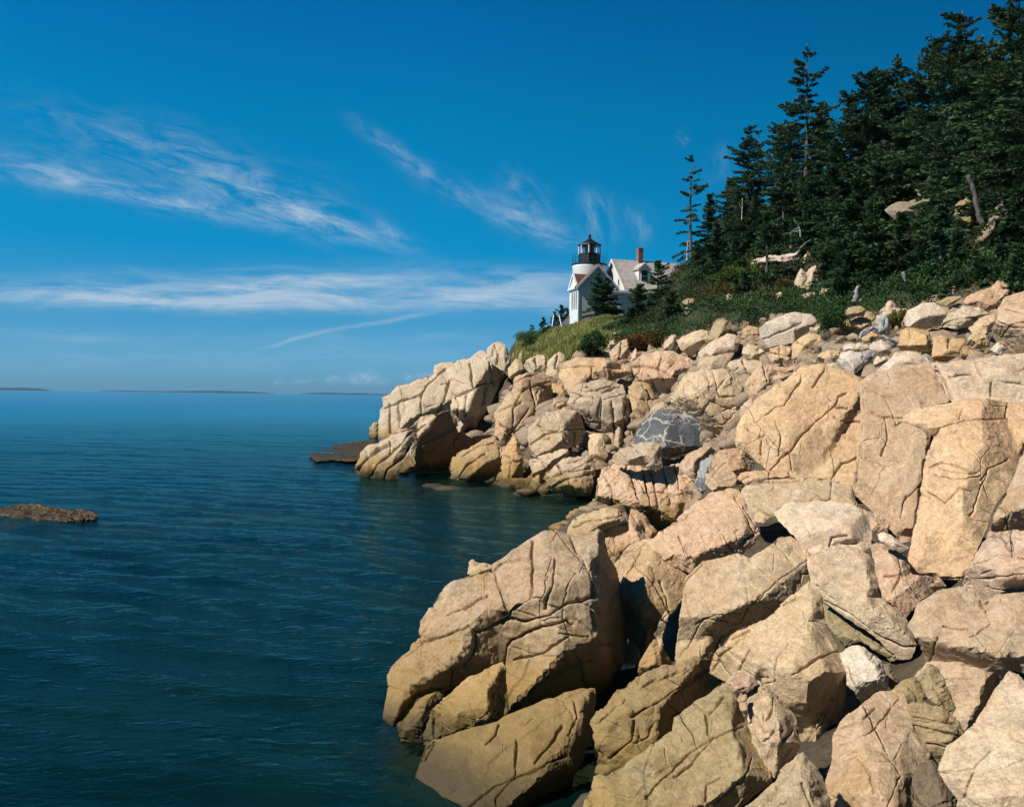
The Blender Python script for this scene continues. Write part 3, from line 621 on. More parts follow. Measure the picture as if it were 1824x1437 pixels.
rock('boulder', 'low flat rounded rock at the water just behind the biggest boulder', 21, 'A 845,215 855,165 875,120 920,85 1040,65 1110,70 1138,110 1132,165 1070,200 1000,215', tint='tan', T=.7, s=1.0, cr='A 880,150 960,120 1100,100; A 900,180 1000,180 1060,160 1130,130')
rock('ledge', 'tan rock between the flat rounded rock and the heavily cracked ledge', 18, 'A 1000,205 1070,192 1130,165 1140,70 1200,90 1270,180 1255,215 1200,225 1140,245 1085,300 1070,350 1030,300', tint='pink', T=.4, cr='A 1200,150 1250,200')
rock('boulder', 'small ochre stone at the edge of the little rock pool', 11.4, 'A 1172,830 1185,770 1215,720 1250,665 1290,700 1345,792 1240,800 1190,835', tint='ochre', T=.25)
rock('boulder', 'small dark wet stone standing in the little rock pool', 11.9, 'A 1110,780 1120,720 1140,660 1175,700 1200,760 1180,790 1140,785', tint='dark', T=.18)
# --- rocks among the trees
rock('ledge', 'pale horizontal ledge among the spruces, split along its length', 60, 'K 880,400 890,350 1000,335 1060,310 1330,280 1385,250 1390,385 1330,400 1080,402 960,430', tint='pale', T=1.0, s=1.4, cr='K 1080,352 1200,340 1380,320', cw=3)
rock('boulder', 'small broken pale rocks at the left end of the ledge among the spruces', 59, 'K 750,470 790,440 860,400 1000,395 1020,430 900,470 800,490', tint='pale', T=.6, rough=2)
rock('boulder', 'pale block lying just above the split ledge among the spruces', 64, 'K 1235,250 1290,205 1360,185 1390,240 1300,255', tint='pale', T=.6)
rock('boulder', 'upright pale rock to the right of the split ledge', 57, 'K 1395,400 1420,320 1470,260 1505,300 1480,350 1440,390', tint='cream', T=.6)
rock('boulder', 'twin pale grey boulders merging under the upright pale rock', 50, 'K 1310,600 1350,520 1400,430 1450,490 1480,440 1550,405 1580,500 1560,620 1470,665 1400,640', tint='cream', T=1.0, cr='K 1470,500 1410,620', cw=3)
rock('boulder', 'low pale boulder at the upper edge of the low green shrubs', 47, 'K 1370,745 1400,700 1530,670 1560,700 1540,760', tint='cream', T=.5)
rock('boulder', 'rounded pale grey boulder at the upper edge of the shrubs under the big spruce', 46, 'K 1575,740 1580,670 1620,640 1690,645 1710,700 1690,760', tint='cream', T=.6)
rock('boulder', 'grey boulder topping the small heap of stones near the house', 56, 'K 195,790 215,750 270,738 330,745 340,800 300,850 240,830', tint='dull', T=.5)
rock('boulder', 'pale wedge stone on the left of the heap near the house', 57, 'K 120,850 150,780 200,800 215,850 160,860', tint='cream', T=.4)
rock('boulder', 'leaning grey stone at the front of the heap near the house', 54.5, 'K 210,915 215,850 240,825 300,860 290,900 250,925', tint='grey', T=.4)
rock('boulder', 'dark flat stone at the lower left of the heap near the house', 55, 'K 80,895 110,860 210,855 212,900 150,915', tint='dull', T=.4)
rock('boulder', 'pinkish stone at the lower right of the heap near the house', 53.5, 'K 255,960 265,910 320,880 360,900 340,950 290,975', tint='pink', T=.4)
rock('boulder', 'round grey stone at the right of the heap near the house', 55.5, 'K 340,850 370,800 420,795 415,840 370,865', tint='dull', T=.4)
rock('boulder', 'small white stone by the red-brown bushes on the slope', 58, 'K 515,675 540,630 575,650 570,680', tint='pale', T=.3)
rock('boulder', 'upright pale stone beside the low bushy spruce on the slope', 52, 'K 630,775 640,710 670,690 710,720 700,780', tint='cream', T=.4)
rock('boulder', 'small pale stone just left of the upright pale stone', 52.5, 'K 565,775 568,735 600,730 608,780', tint='cream', T=.3)
rock('boulder', 'tiny flat pale stone low on the slope above the pointed grey boulder', 50, 'K 480,835 500,800 540,795 535,835', tint='pale', T=.25)
rock('boulder', 'jumble of small pale stones at the upper edge of the shrubs', 48, 'K 1120,740 1150,690 1200,670 1240,700 1200,765 1160,765', tint='cream', T=.35, rough=2)
rock('boulder', 'bluish stone next to the jumble at the upper edge of the shrubs', 49, 'K 1000,715 1010,685 1050,675 1055,710', tint='grey', T=.25)
rock('cliff_rock', 'tall lichened grey rock leaning among the spruces near the right edge', 36, 'E 1412,1145 1420,1110 1480,1030 1510,960 1540,922 1562,915 1560,1000 1540,1070 1500,1110 1450,1165', tint='cliff', T=1.0, s=1.4, cat='rock')
rock('cliff_rock', 'second leaning grey rock, right behind the tall lichened one', 37, 'E 1530,1090 1562,990 1575,918 1610,925 1640,1000 1620,1060 1570,1100', tint='cliff', T=.8, s=1.4, cat='rock')
rock('cliff_rock', 'grey rock face glimpsed high between the spruce trunks', 55, 'E 1150,870 1200,835 1300,795 1345,790 1355,850 1260,895 1180,920', tint='cliff', T=1.0, cat='rock')
rock('cliff_rock', 'lower grey rock face showing between the spruce trunks', 53, 'E 1010,960 1050,930 1230,900 1250,960 1200,1010 1060,1010', tint='cliff', T=1.0, cat='rock')
rock('cliff_rock', 'yellow-lichened rock hollow under the leaning spruce trunk', 42, 'E 1325,1000 1340,930 1400,900 1430,960 1420,1030 1360,1040', tint='olive', T=.8, cat='rock')
rock('boulder', 'pale streak of rock under the skyline spruces at right', 50, 'E 1480,880 1500,820 1530,800 1535,860 1500,900', tint='cream', T=.5)
rock('boulder', 'long flat pale stone in the grass below the small dark bush by the house', 56, 'G 765,900 800,870 850,860 830,885 780,910', tint='pale', T=.3)
rock('boulder', 'flat pale stone at the upper edge of the rocks below the bank', 55, 'G 720,970 740,935 810,930 815,965 760,995', tint='pale', T=.3)
# --- reefs
rock('reef', 'brown weed-covered reef breaking the water at the left edge', 27.5, 'P -40,945 -30,905 10,904 40,899 70,898 95,905 120,906 150,907 180,916 170,926 120,930 60,934 20,944', tint='brown', ky=4.2, T=.10, s=.6, rough=2.6, cat='reef')
rock('reef', 'flat brown reef awash beside the seaward tip of the point', 52.6, 'P 548,812 570,800 590,794 620,788 650,784 668,788 676,804 655,820 625,822 590,820 565,822', tint='brown', ky=20.0, T=.14, s=.5, rough=1.6, cat='reef')
rock('reef', 'thin dark spit of rock at the outermost end of the point', 70.5, 'P 622,792 640,786 668,784 668,789 640,793', tint='brown', ky=20, T=.25, s=.6, rough=.8, cat='reef')
# ------------------------------------------------------------------ build every rock as a closed, cracked, uneven solid


def raw_rock(r, k):
    rng = random.Random(k * 7 + 3)
    pg, d0 = r['pg'], r['d']
    if d0 < 24:      # neighbouring ledges butt against each other
        cen = pg.mean(0); pg = cen + (pg - cen) * 1.035; r['pg'] = pg
    x0, y0 = pg.min(0); x1, y1 = pg.max(0)
    area = abs(0.5 * np.sum(pg[:, 0] * np.roll(pg[:, 1], -1) - pg[:, 1] * np.roll(pg[:, 0], -1)))
    size = math.sqrt(area); mpp = d0 / F
    xb, yb = (x0 + x1) / 2, y1
    r.update(xb=xb, yb=yb, size=size, mpp=mpp, k=k)
    # finer uneven outline
    pts = []
    step = max(3.0, size / 22)
    for i in range(len(pg)):
        a, b = pg[i], pg[(i + 1) % len(pg)]
        n = max(1, int(np.linalg.norm(b - a) / step))
        for j in range(n):
            pts.append(a + (b - a) * j / n)
    pts = np.array(pts)
    j3 = np.c_[pts / max(7.0, size * .09), np.full(len(pts), k * 3.7)]
    amp = min(2.2, size * .018)
    pts = pts + amp * np.c_[fbm(j3, 2, k), fbm(j3 + 50, 2, k)]
    cell = max(2.0, size / 26)
    gx, gy = np.meshgrid(np.arange(x0, x1, cell), np.arange(y0, y1, cell))
    g = np.c_[gx.ravel(), gy.ravel()]
    g = g + (np.random.RandomState(k).rand(*g.shape) - .5) * cell * .4
    A, B = pts, np.roll(pts, -1, 0)
    g = g[inside(g, pts)]
    if len(g):
        g = g[seg_dist(g, A, B).min(1) > cell * .45]
    V2 = [Vector(p) for p in np.vstack([pts, g])]
    n = len(pts)
    res = delaunay_2d_cdt(V2, [(i, (i + 1) % n) for i in range(n)], [], 1, 1e-5)
    Q = np.array([tuple(v) for v in res[0]]); T3 = [tuple(f) for f in res[2]]
    D = seg_dist(Q, A, B)
    dmin = D.min(1)
    rim = dmin < 0.05
    # the slope of the side faces varies with the way each edge faces, as on broken granite
    e = B - A
    ang = np.arctan2(e[:, 1], e[:, 0])
    ph = [rng.uniform(0, 6.28) for _ in range(3)]
    sl = r['s'] * (1 + .38 * np.sin(2 * ang + ph[0]) + .28 * np.sin(3 * ang + ph[1]) + .15 * np.sin(5 * ang + ph[2]))
    sgn = 1.0 if np.sum(pg[:, 0] * np.roll(pg[:, 1], -1) - pg[:, 1] * np.roll(pg[:, 0], -1)) > 0 else -1.0
    on = np.c_[e[:, 1], -e[:, 0]] * sgn
    on = on / (np.linalg.norm(on, axis=1, keepdims=True) + 1e-9)
    away = np.clip(on[:, 0] * .8 + on[:, 1] * .6, -1, 1)      # + where the edge faces right or down
    sl = np.where(away > .25, np.maximum(sl, r['s'] * 1.15), sl * .85)
    sl = np.maximum(sl, .35)
    h = (D * sl[None, :]).min(1) * mpp
    Tm = r['T']
    # top: two or three broad facets
    u = (Q - np.array([(x0 + x1) / 2, (y0 + y1) / 2])) * mpp
    L = size * mpp
    top = np.full(len(Q), 9e9)
    for _ in range(6):
        a = rng.uniform(0, 6.28); gsl = rng.uniform(.06, .5)
        c = Tm * rng.uniform(.85, 1.15)
        top = np.minimum(top, c + gsl * (u[:, 0] * math.cos(a) + u[:, 1] * math.sin(a)))
    top = np.maximum(top, Tm * .35)
    kk = Tm * .02
    hh = -kk * np.log(np.exp(-np.minimum(h, 9) / kk) + np.exp(-np.minimum(top, 9) / kk))
    h = np.where(rim, 0, np.maximum(hh, 0.0))
    Tb = r['tb'] * max(0.5 * L, .15)
    hb = np.where(rim, 0, np.minimum(dmin * mpp * 1.3, Tb) + 1e-3)
    base = d0 * (1 + r['kx'] * (Q[:, 0] - xb) / F + r['ky'] * (yb - Q[:, 1]) / F)
    if r['ridge'] is not None:
        rg_ = r['ridge']; o_ = np.argsort(rg_[:, 1])
        xr = np.interp(Q[:, 1], rg_[o_, 1], rg_[o_, 0])
        base = base + r['rk'] * np.clip(Q[:, 0] - xr, 0, None) * mpp
    # break flat faces off the bulges, the way jointed granite parts
    df = base - h
    fr = P(Q[:, 0], Q[:, 1], df)
    if r['cat'] != 'reef':
        rs0 = np.random.RandomState(k + 900)
        tox = A_C - fr.mean(0); tox /= np.linalg.norm(tox)
        ray = P(Q[:, 0], Q[:, 1], np.ones(len(Q))) - A_C
        tot = np.zeros(len(Q))
        for _ in range(14):
            nn = rs0.normal(size=3); nn /= np.linalg.norm(nn)
            if nn @ tox < .45:
                continue
            pr = fr @ nn
            c_ = np.quantile(pr, rs0.uniform(.68, .96))
            sh = np.clip(pr - c_, 0, None) / np.clip(-(ray @ nn), .35, None)
            sh = np.minimum(sh * .97, 1.0 * Tm - tot).clip(0)
            tot += sh
            fr = fr + ray * sh[:, None]
        df = df + tot
    db = np.maximum(base + hb, df + .6 * hb + .01)
    bk = P(Q[:, 0], Q[:, 1], db)
    bk[:, 2] -= .35 * hb
    nQ = len(Q)
    idx = np.arange(nQ) + nQ
    idx[rim] = np.arange(nQ)[rim]
    faces = [f for f in T3] + [tuple(int(idx[i]) for i in reversed(f)) for f in T3]
    allv = np.vstack([fr, bk])
    # orient outwards: front faces towards the camera
    a, b, c = (fr[i] for i in T3[len(T3) // 2])
    if np.dot(np.cross(b - a, c - a), a - A_C) > 0:
        faces = [tuple(reversed(f)) for f in faces]
    me = bpy.data.meshes.new(r['name'])
    me.from_pydata([tuple(v) for v in allv], [], faces)
    me.update()
    # terrain control: just behind the rock
    cy = (y0 + y1) / 2
    for qx, qy in ((x0 + .25 * (x1 - x0), cy), (x0 + .75 * (x1 - x0), cy), (xb, y1 - .1 * (y1 - y0)), (xb, cy)):
        dd = d0 * (1 + r['kx'] * (qx - xb) / F + r['ky'] * (yb - qy) / F)
        pt = P(qx, qy, dd)
        CTRL.append((pt[0], pt[1] + .35 * L, pt[2] - .45 * L - .15, 1.0))
    return me


VOX = 1.2       # photograph pixels per voxel


def finish_rock(r, src):
    k, mpp, size = r['k'], r['mpp'], r['size']
    L = size * mpp
    n = len(src.vertices)
    co = np.empty(n * 3, np.float32); src.vertices.foreach_get('co', co); co = co.reshape(-1, 3).astype(np.float64)
    nr = np.empty(n * 3, np.float32); src.vertices.foreach_get('normal', nr); nr = nr.reshape(-1, 3)
    px, py, dd = proj(co)
    o = k * 13.7
    px1 = mpp                                     # one photo pixel in metres
    rg = r['rough']
    disp = 0.011 * L * rg * fbm(co / (.32 * L) + o, 3, k)
    fine = min(.10, 5.5 * px1) * rg
    disp += fine * .17 * fbm(co / (16 * px1) + o, 3, k + 9)
    # knobbly weathering where it is roughest
    m2 = np.clip(vnoise(co / (.45 * L) + o, k + 4) * 1.8 - .1, 0, 1)
    disp += -fine * .28 * m2 * np.abs(fbm(co / (9 * px1) + o, 2, k + 5))
    # joints: blocks offset a little from each other with open seams
    jt = r['joint']
    if jt > 0:
        rs = np.random.RandomState(k + 5)
        th = rs.uniform(0, 6.28); Rm = np.array(Matrix.Rotation(th, 3, 'Z') @ Matrix.Rotation(rs.uniform(.3, 1.0), 3, 'X'))
        q = (co @ Rm) / L * np.array([2.0, 1.1, 3.1]) + o
        q = q + .11 * np.c_[fbm(co / (.3 * L) + 5, 3, k), fbm(co / (.3 * L) + 15, 3, k), fbm(co / (.3 * L) + 25, 3, k)]
        f1, f2, cid = cells(q, k)
        e = f2 - f1
        gate = np.clip(vnoise(co / (.4 * L) + o + 9, k + 2) * 2.2 + .1, 0, 1)
        disp += (cid - .5) * .03 * L * jt * np.clip(e / .05, 0, 1)
        wj = max(.012, 1.3 * px1 / L * 2.0)
        disp -= gate * np.exp(-(e / wj) ** 2) * min(.03 * L, 4 * px1) * jt
        # thin parallel splits
        dirv = Rm[:, 2]
        sft = (co @ dirv) / (.17 * L) + .16 * fbm(co / (.35 * L) + o, 3, k + 7)
        fr = np.abs(sft - np.round(sft)) * .17 * L
        hid = _hash(np.round(sft).astype(np.int64), np.full(n, k), np.full(n, 3), 5)
        g2 = np.clip(vnoise(co / (.3 * L) + hid[:, None] * 40, k + 3) * 2.2 - .1, 0, 1) * (hid > .45)
        disp -= g2 * np.exp(-(fr / (1.5 * px1)) ** 2) * 2.6 * px1 * jt
    # the long cracks that can be followed across each rock
    front = (nr * (co - A_C)).sum(1) < 0
    if r['cr']:
        wv = 1.5 * np.c_[fbm(np.c_[px, py, py * 0] / 14, 3, k), fbm(np.c_[px, py, py * 0] / 14 + 40, 3, k)]
        Q = np.c_[px, py] + wv
        for ci, c in enumerate(r['cr']):
            sub = np.where(front & (Q[:, 0] > c[:, 0].min() - 20) & (Q[:, 0] < c[:, 0].max() + 20) & (Q[:, 1] > c[:, 1].min() - 20) & (Q[:, 1] < c[:, 1].max() + 20))[0]
            if not len(sub):
                continue
            dm = seg_dist(Q[sub], c[:-1], c[1:]).min(1)
            vary = .6 + .55 * np.clip(vnoise(co[sub] / (.2 * L) + ci, k + 1) + .3, 0, 1)
            w = r['cw'] * .62 * vary
            disp[sub] -= np.exp(-(dm / w) ** 2) * 4.6 * w * px1 + np.exp(-(dm / (w * 3.0)) ** 2) * .5 * w * px1
    co = co + nr * disp[:, None]
    src.vertices.foreach_set('co', co.astype(np.float32).ravel())
    src.update()
    return len(src.polygons)


def build_rocks():
    tmp = []
    for k, r in enumerate(ROCKS):
        me = raw_rock(r, k)
        o = bpy.data.objects.new('tmp', me); COL.objects.link(o)
        md = o.modifiers.new('r', 'REMESH'); md.mode = 'VOXEL'
        md.voxel_size = VOX * r['mpp'] * max(1.0, r['size'] / 330)
        md.use_smooth_shade = True
        sm = o.modifiers.new('s', 'SMOOTH'); sm.factor = .5; sm.iterations = 1
        tmp.append(o)
    bpy.context.view_layer.update()
    dg = bpy.context.evaluated_depsgraph_get()
    tot = 0
    for r, o in zip(ROCKS, tmp):
        me = bpy.data.meshes.new_from_object(o.evaluated_get(dg))
        me.name = r['name']
        me.materials.clear()
        me.materials.append(M_VEIN if r['mat'] == 'vein' else M_ROCK)
        tot += finish_rock(r, me)
        cat = r['cat'] or {'boulder': 'boulder', 'ledge': 'rock ledge'}[r['name']]
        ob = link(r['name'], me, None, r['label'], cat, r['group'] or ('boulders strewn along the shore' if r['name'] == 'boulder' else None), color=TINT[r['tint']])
    for o in tmp:
        old = o.data
        bpy.data.objects.remove(o); bpy.data.meshes.remove(old)
    print('rock faces', tot)


build_rocks()

# ------------------------------------------------------------------ terrain under and behind the rocks
def cp(px, py, d, dz=0.0, w=1.0):
    p = P(px, py, d); CTRL.append((p[0], p[1], p[2] + dz, w))


def cz(px, py, z, zz):
    p = PZ(px, py, z); CTRL.append((p[0], p[1], zz, 1.0))


for px, py in ((300, 1437), (500, 1300), (600, 1100), (300, 1050), (480, 960), (250, 860), (450, 790), (300, 755), (100, 735), (550, 735), (0, 1437), (0, 1200), (620, 1437), (580, 860), (100, 1000), (100, 860), (500, 850), (600, 1200)):
    cz(px, py, 0, -4.5)
for px, py, z in ((700, 900, -1.6), (800, 910, -.8), (900, 920, -.7), (970, 920, -.5), (1020, 900, -.4), (880, 880, -.4), (750, 950, -2), (850, 960, -1.6), (680, 1000, -2.6), (660, 1300, -1.6), (690, 1400, -.9), (640, 1180, -2.4),
                  (700, 1150, -1.4), (560, 815, -.35), (600, 812, -.2), (640, 806, -.1), (520, 820, -.8), (640, 875, -1.4), (60, 925, -.2), (150, 925, -.25), (0, 930, -.2), (230, 930, -1.4), (100, 955, -1.2), (610, 830, -.5)):
    cz(px, py, 0, z)
for p in ((-12, 100, -4), (-8, 130, -4), (-6, 155, -4), (10, 170, -4), (-30, 60, -6), (-40, 100, -8), (-60, 20, -8), (30, 185, 5), (60, 200, 15), (-3, 4, -2), (-2, 0, -1.5), (-6, -5, -3), (0, 0, 2.2), (2, 2, 1.2), (3, -5, 3), (9, -5, 6),
          (16, 2, 7.5), (24, 10, 10), (120, 200, 30), (120, 100, 45), (90, 40, 40), (120, 0, 40), (40, 0, 16), (60, 20, 28), (-20, 200, -5), (-3, 92, -3), (-2, 110, -2)):
    CTRL.append((*p, 1.0))
# bank, house platform and wooded hillside
HILL = [(930, 640, 72), (945, 606, 118), (1000, 588, 122), (1015, 586, 124), (1040, 592, 110), (985, 600, 110), (960, 625, 80), (1000, 620, 78), (1060, 600, 72), (1100, 590, 74), (1060, 580, 96), (1130, 575, 100), (1130, 570, 124), (1200, 565, 125),
        (1100, 605, 60), (1180, 590, 58), (1180, 560, 75), (1242, 480, 88), (1216, 522, 90), (1200, 530, 80), (1250, 545, 60), (1300, 570, 50), (1290, 520, 64), (1250, 470, 88), (1440, 470, 58), (1400, 560, 46), (1440, 540, 48), (1520, 530, 40), (1600, 505, 36),
        (1750, 480, 33), (1824, 490, 30), (1900, 480, 27), (1824, 400, 40), (1824, 330, 50), (1824, 250, 62), (1600, 420, 52), (1600, 300, 78), (1435, 350, 88), (1350, 400, 88), (1300, 430, 86), (1500, 450, 54), (1700, 440, 42), (1560, 480, 42),
        (1350, 500, 60), (1350, 540, 52), (1640, 560, 33), (1500, 575, 37), (1350, 595, 43), (1250, 600, 48), (1150, 620, 50)]
for yy in range(30, 331, 15):
    for xx in range(-140, -11, 12):
        if xx < -14 - max(0, 40 - yy) * .2 or yy > 95:
            CTRL.append((xx, yy, -5, 1.0))
for yy, xx in ((70, -11), (80, -11), (90, -9), (110, -5), (120, -4), (135, -5), (150, 0)):
    CTRL.append((xx, yy, -3.5, 1.0))
for px, py in ((760, 905), (830, 885), (850, 925), (920, 890), (960, 900), (1000, 915), (1020, 925), (980, 940), (920, 945), (860, 985), (780, 1000), (1030, 900), (720, 1060)):
    cz(px, py, 0, -.9)
for px, py in ((1110, 1215), (1100, 1290), (1070, 1350), (1050, 1420), (1090, 1180)):
    p = PZ(px, py, 0); CTRL.append((p[0], p[1], -.55, 4.0))
for px, py, z in ((100, 940, -.3), (200, 925, -.35), (40, 950, -.4), (150, 938, -.5), (250, 915, -1.2)):
    cz(px, py, 0, z)
for h in HILL:
    cp(*h)
VE = VIEWS['E']


def EP(x, y):
    return VE[0] + x / VE[2], VE[1] + y / VE[2]


# spruces of the wood: crown top and foot (in the enlarged view E), distance, spread, kind, label
TREES = [
    (140, 712, 135, 1195, 95, .24, 'sparse', 'lone sparse spruce with clear gaps between its boughs, standing apart nearest the house roof'),
    (215, 888, 215, 1215, 92, .26, 'full', 'small pointed spruce just right of the lone sparse one'),
    (310, 803, 305, 1240, 88, .24, 'full', 'dark narrow spruce third from the seaward end of the wood'),
    (395, 583, 400, 1210, 84, .20, 'ragged', 'tall spruce with a ragged narrow top, left of the twin thin leader'),
    (440, 592, 445, 1180, 87, .19, 'sparse', 'thin twin leader spruce rising close behind the ragged one'),
    (350, 850, 352, 1270, 76, .26, 'full', 'bushy dark spruce in front of the tall ragged one'),
    (525, 572, 520, 1200, 81, .22, 'ragged', 'spruce with a blunt top halfway between the ragged one and the tallest bare-tipped one'),
    (655, 205, 645, 1160, 70, .20, 'sparse', 'tallest spruce on the skyline with a long bare tip and tufts at the top'),
    (725, 465, 725, 1170, 74, .24, 'full', 'spruce crowding the right side of the bare-tipped one'),
    (600, 520, 596, 1180, 76, .24, 'ragged', 'spruce crowding the left side of the bare-tipped one'),
    (790, 640, 790, 1250, 62, .28, 'full', 'broad mid-height spruce in front of the gap right of the bare-tipped one'),
    (870, 430, 868, 1240, 66, .26, 'ragged', 'spruce with a slanting left shoulder at the right of the sky gap'),
    (930, 335, 930, 1210, 64, .24, 'ragged', 'spruce with a tufted top, first of the dense right-hand group'),
    (1015, 320, 1015, 1200, 66, .24, 'full', 'dense straight spruce second in the right-hand group'),
    (1075, 308, 1075, 1150, 71, .15, 'sparse', 'thin spruce between two dense ones in the right-hand group'),
    (1150, 262, 1165, 1150, 67, .20, 'wind', 'wind-bent spruce whose top leans out to the left over the sky'),
    (1260, 168, 1262, 1150, 58, .23, 'ragged', 'high spruce left of the two-horned one at the top right'),
    (1368, 55, 1370, 1150, 51, .24, 'ragged', 'high spruce with a knobbed double top against the sky'),
    (1455, 195, 1455, 1150, 53, .25, 'full', 'dense dark spruce filling the dip between the two highest crowns'),
    (1540, 190, 1545, 1150, 47, .26, 'full', 'dense spruce just left of the giant one at the right edge'),
    (1640, -60, 1640, 1190, 41, .23, 'ragged', 'giant spruce cut by the top right corner of the photo'),
    (1720, 120, 1720, 1200, 38, .27, 'full', 'spruce at the very edge beside the giant one'),
    (1380, 520, 1430, 1080, 47, .26, 'wind', 'spruce with a pale leaning trunk above the lichened rock'),
    (1320, 640, 1320, 1120, 52, .30, 'full', 'full low-branched spruce beneath the two highest crowns'),
    (1210, 560, 1205, 1120, 57, .27, 'full', 'full mid-height spruce under the high one at top right'),
    (1110, 600, 1110, 1130, 58, .28, 'full', 'full mid-height spruce below the wind-bent one'),
    (1010, 640, 1010, 1200, 56, .28, 'full', 'full mid-height spruce below the dense straight one'),
    (900, 720, 900, 1270, 54, .32, 'bushy', 'wide spruce reaching down to the pale twin boulders'),
    (690, 780, 690, 1210, 63, .28, 'full', 'mid-height spruce at the right foot of the bare-tipped one'),
    (560, 790, 560, 1170, 69, .28, 'ragged', 'mid-height spruce behind the pale split ledge'),
    (480, 975, 478, 1300, 55, .34, 'ragged', 'young spruce with a dark bare trunk in front of the split ledge'),
    (430, 900, 430, 1200, 72, .30, 'full', 'short spruce upslope of the young dark-trunked one'),
    (255, 1030, 255, 1310, 76, .36, 'bushy', 'short dense spruce at the foot of the seaward end of the wood'),
    (165, 1120, 165, 1310, 82, .42, 'bushy', 'lowest rounded spruce on the slope beside the house roof'),
    (335, 1090, 335, 1330, 66, .36, 'bushy', 'short spruce above the red-brown bushes'),
    (385, 1235, 385, 1385, 47, .60, 'bushy', 'low spreading spruce with flat boughs over the green shrubs'),
    (780, 980, 780, 1310, 51, .40, 'bushy', 'wide low spruce to the right of the pale twin boulders'),
    (960, 930, 960, 1330, 47, .38, 'bushy', 'wide low spruce behind the grey driftwood stump'),
    (850, 1080, 850, 1370, 45, .45, 'bushy', 'lowest wide spruce touching the shrubs beside the stump'),
    (1090, 980, 1090, 1330, 44, .40, 'bushy', 'low dense spruce at the centre of the right-hand wood edge'),
    (1275, 930, 1275, 1290, 41, .38, 'bushy', 'low spruce with bright tips before the yellow-lichened rock'),
    (1190, 1050, 1190, 1310, 40, .45, 'bushy', 'lowest bushy spruce left of the leaning grey rocks'),
    (1480, 720, 1490, 1140, 46, .26, 'full', 'spruce behind the tall lichened rock'),
    (1600, 480, 1600, 1190, 43, .25, 'full', 'spruce in front of the giant one at the right edge'),
    (1350, 1070, 1350, 1330, 38, .42, 'bushy', 'low spreading spruce below the yellow-lichened rock'),
    (1005, 1120, 1005, 1375, 43, .45, 'bushy', 'low spruce skirt just right of the grey driftwood stump'),
    (1440, 1150, 1440, 1330, 35, .5, 'bushy', 'low spruce clump in front of the tall lichened rock foot'),
    (1545, 1130, 1545, 1340, 34, .45, 'bushy', 'low spruce right of the tall lichened rock, above the pyramid-shaped rock'),
    (1640, 1120, 1640, 1330, 32, .45, 'bushy', 'lowest spruce at the right edge, above the layered tan rock'),
    (1640, 760, 1650, 1230, 35, .34, 'bushy', 'bushy spruce in the right edge above the leaning rocks'),
]
OTHER_TREES = [   # photograph pixels
    (1068, 487, 1070, 577, 98, .46, 'full', 'dense twin-topped young spruce standing before the white front gable'),
    (1082, 492, 1084, 575, 99, .34, 'full', 'second young spruce merged into the right side of the one before the gable'),
    (1172, 463, 1172, 573, 84, .34, 'ragged', 'young spruce with a thin brown top standing before the dormer'),
    (1140, 505, 1142, 580, 80, .50, 'bushy', 'wide young spruce before the low lean-to wall'),
    (1196, 520, 1196, 575, 78, .55, 'bushy', 'low spruce to the right of the thin brown-topped one'),
    (1125, 548, 1125, 594, 74, .6, 'bushy', 'low dark spruce bush at the top of the grassy bank'),
    (948, 580, 950, 606, 116, .45, 'sparse', 'smallest spruce farthest left against the sky below the house'),
    (967, 566, 967, 600, 117, .48, 'full', 'small spruce second from the left below the house'),
    (988, 556, 988, 595, 128, .4, 'full', 'small spruce behind the left leg of the A-frame post'),
    (1000, 544, 1000, 595, 129, .36, 'ragged', 'taller small spruce behind the A-frame post'),
    (1012, 552, 1012, 595, 130, .4, 'full', 'small spruce tucked against the white corner of the house'),
]
ALLT = [(*EP(t[0], t[1]), *EP(t[2], t[3]), *t[4:]) for t in TREES] + OTHER_TREES
for t in ALLT:
    cp(t[2], t[3], t[4])

for q_ in ((1150, 575, 90), (1150, 568, 105), (1180, 556, 85), (1180, 545, 98), (1200, 530, 97), (1120, 582, 88), (1165, 570, 115), (1190, 560, 120), (1215, 560, 130), (1110, 585, 105), (1090, 588, 118), (1140, 585, 97), (1215, 515, 97)):
    cp(*q_)
CT = np.array(CTRL)


def terrain_z(xy):
    out = np.empty(len(xy))
    for a in range(0, len(xy), 20000):
        q = xy[a:a + 20000]
        d2 = (q[:, 0:1] - CT[None, :, 0]) ** 2 + (q[:, 1:2] - CT[None, :, 1]) ** 2
        near = np.partition(d2, 3, 1)[:, 3:4]
        w = CT[None, :, 3] / (d2 + .15 + .12 * near) ** 2.2
        out[a:a + 20000] = (w * CT[None, :, 2]).sum(1) / w.sum(1)
    return out


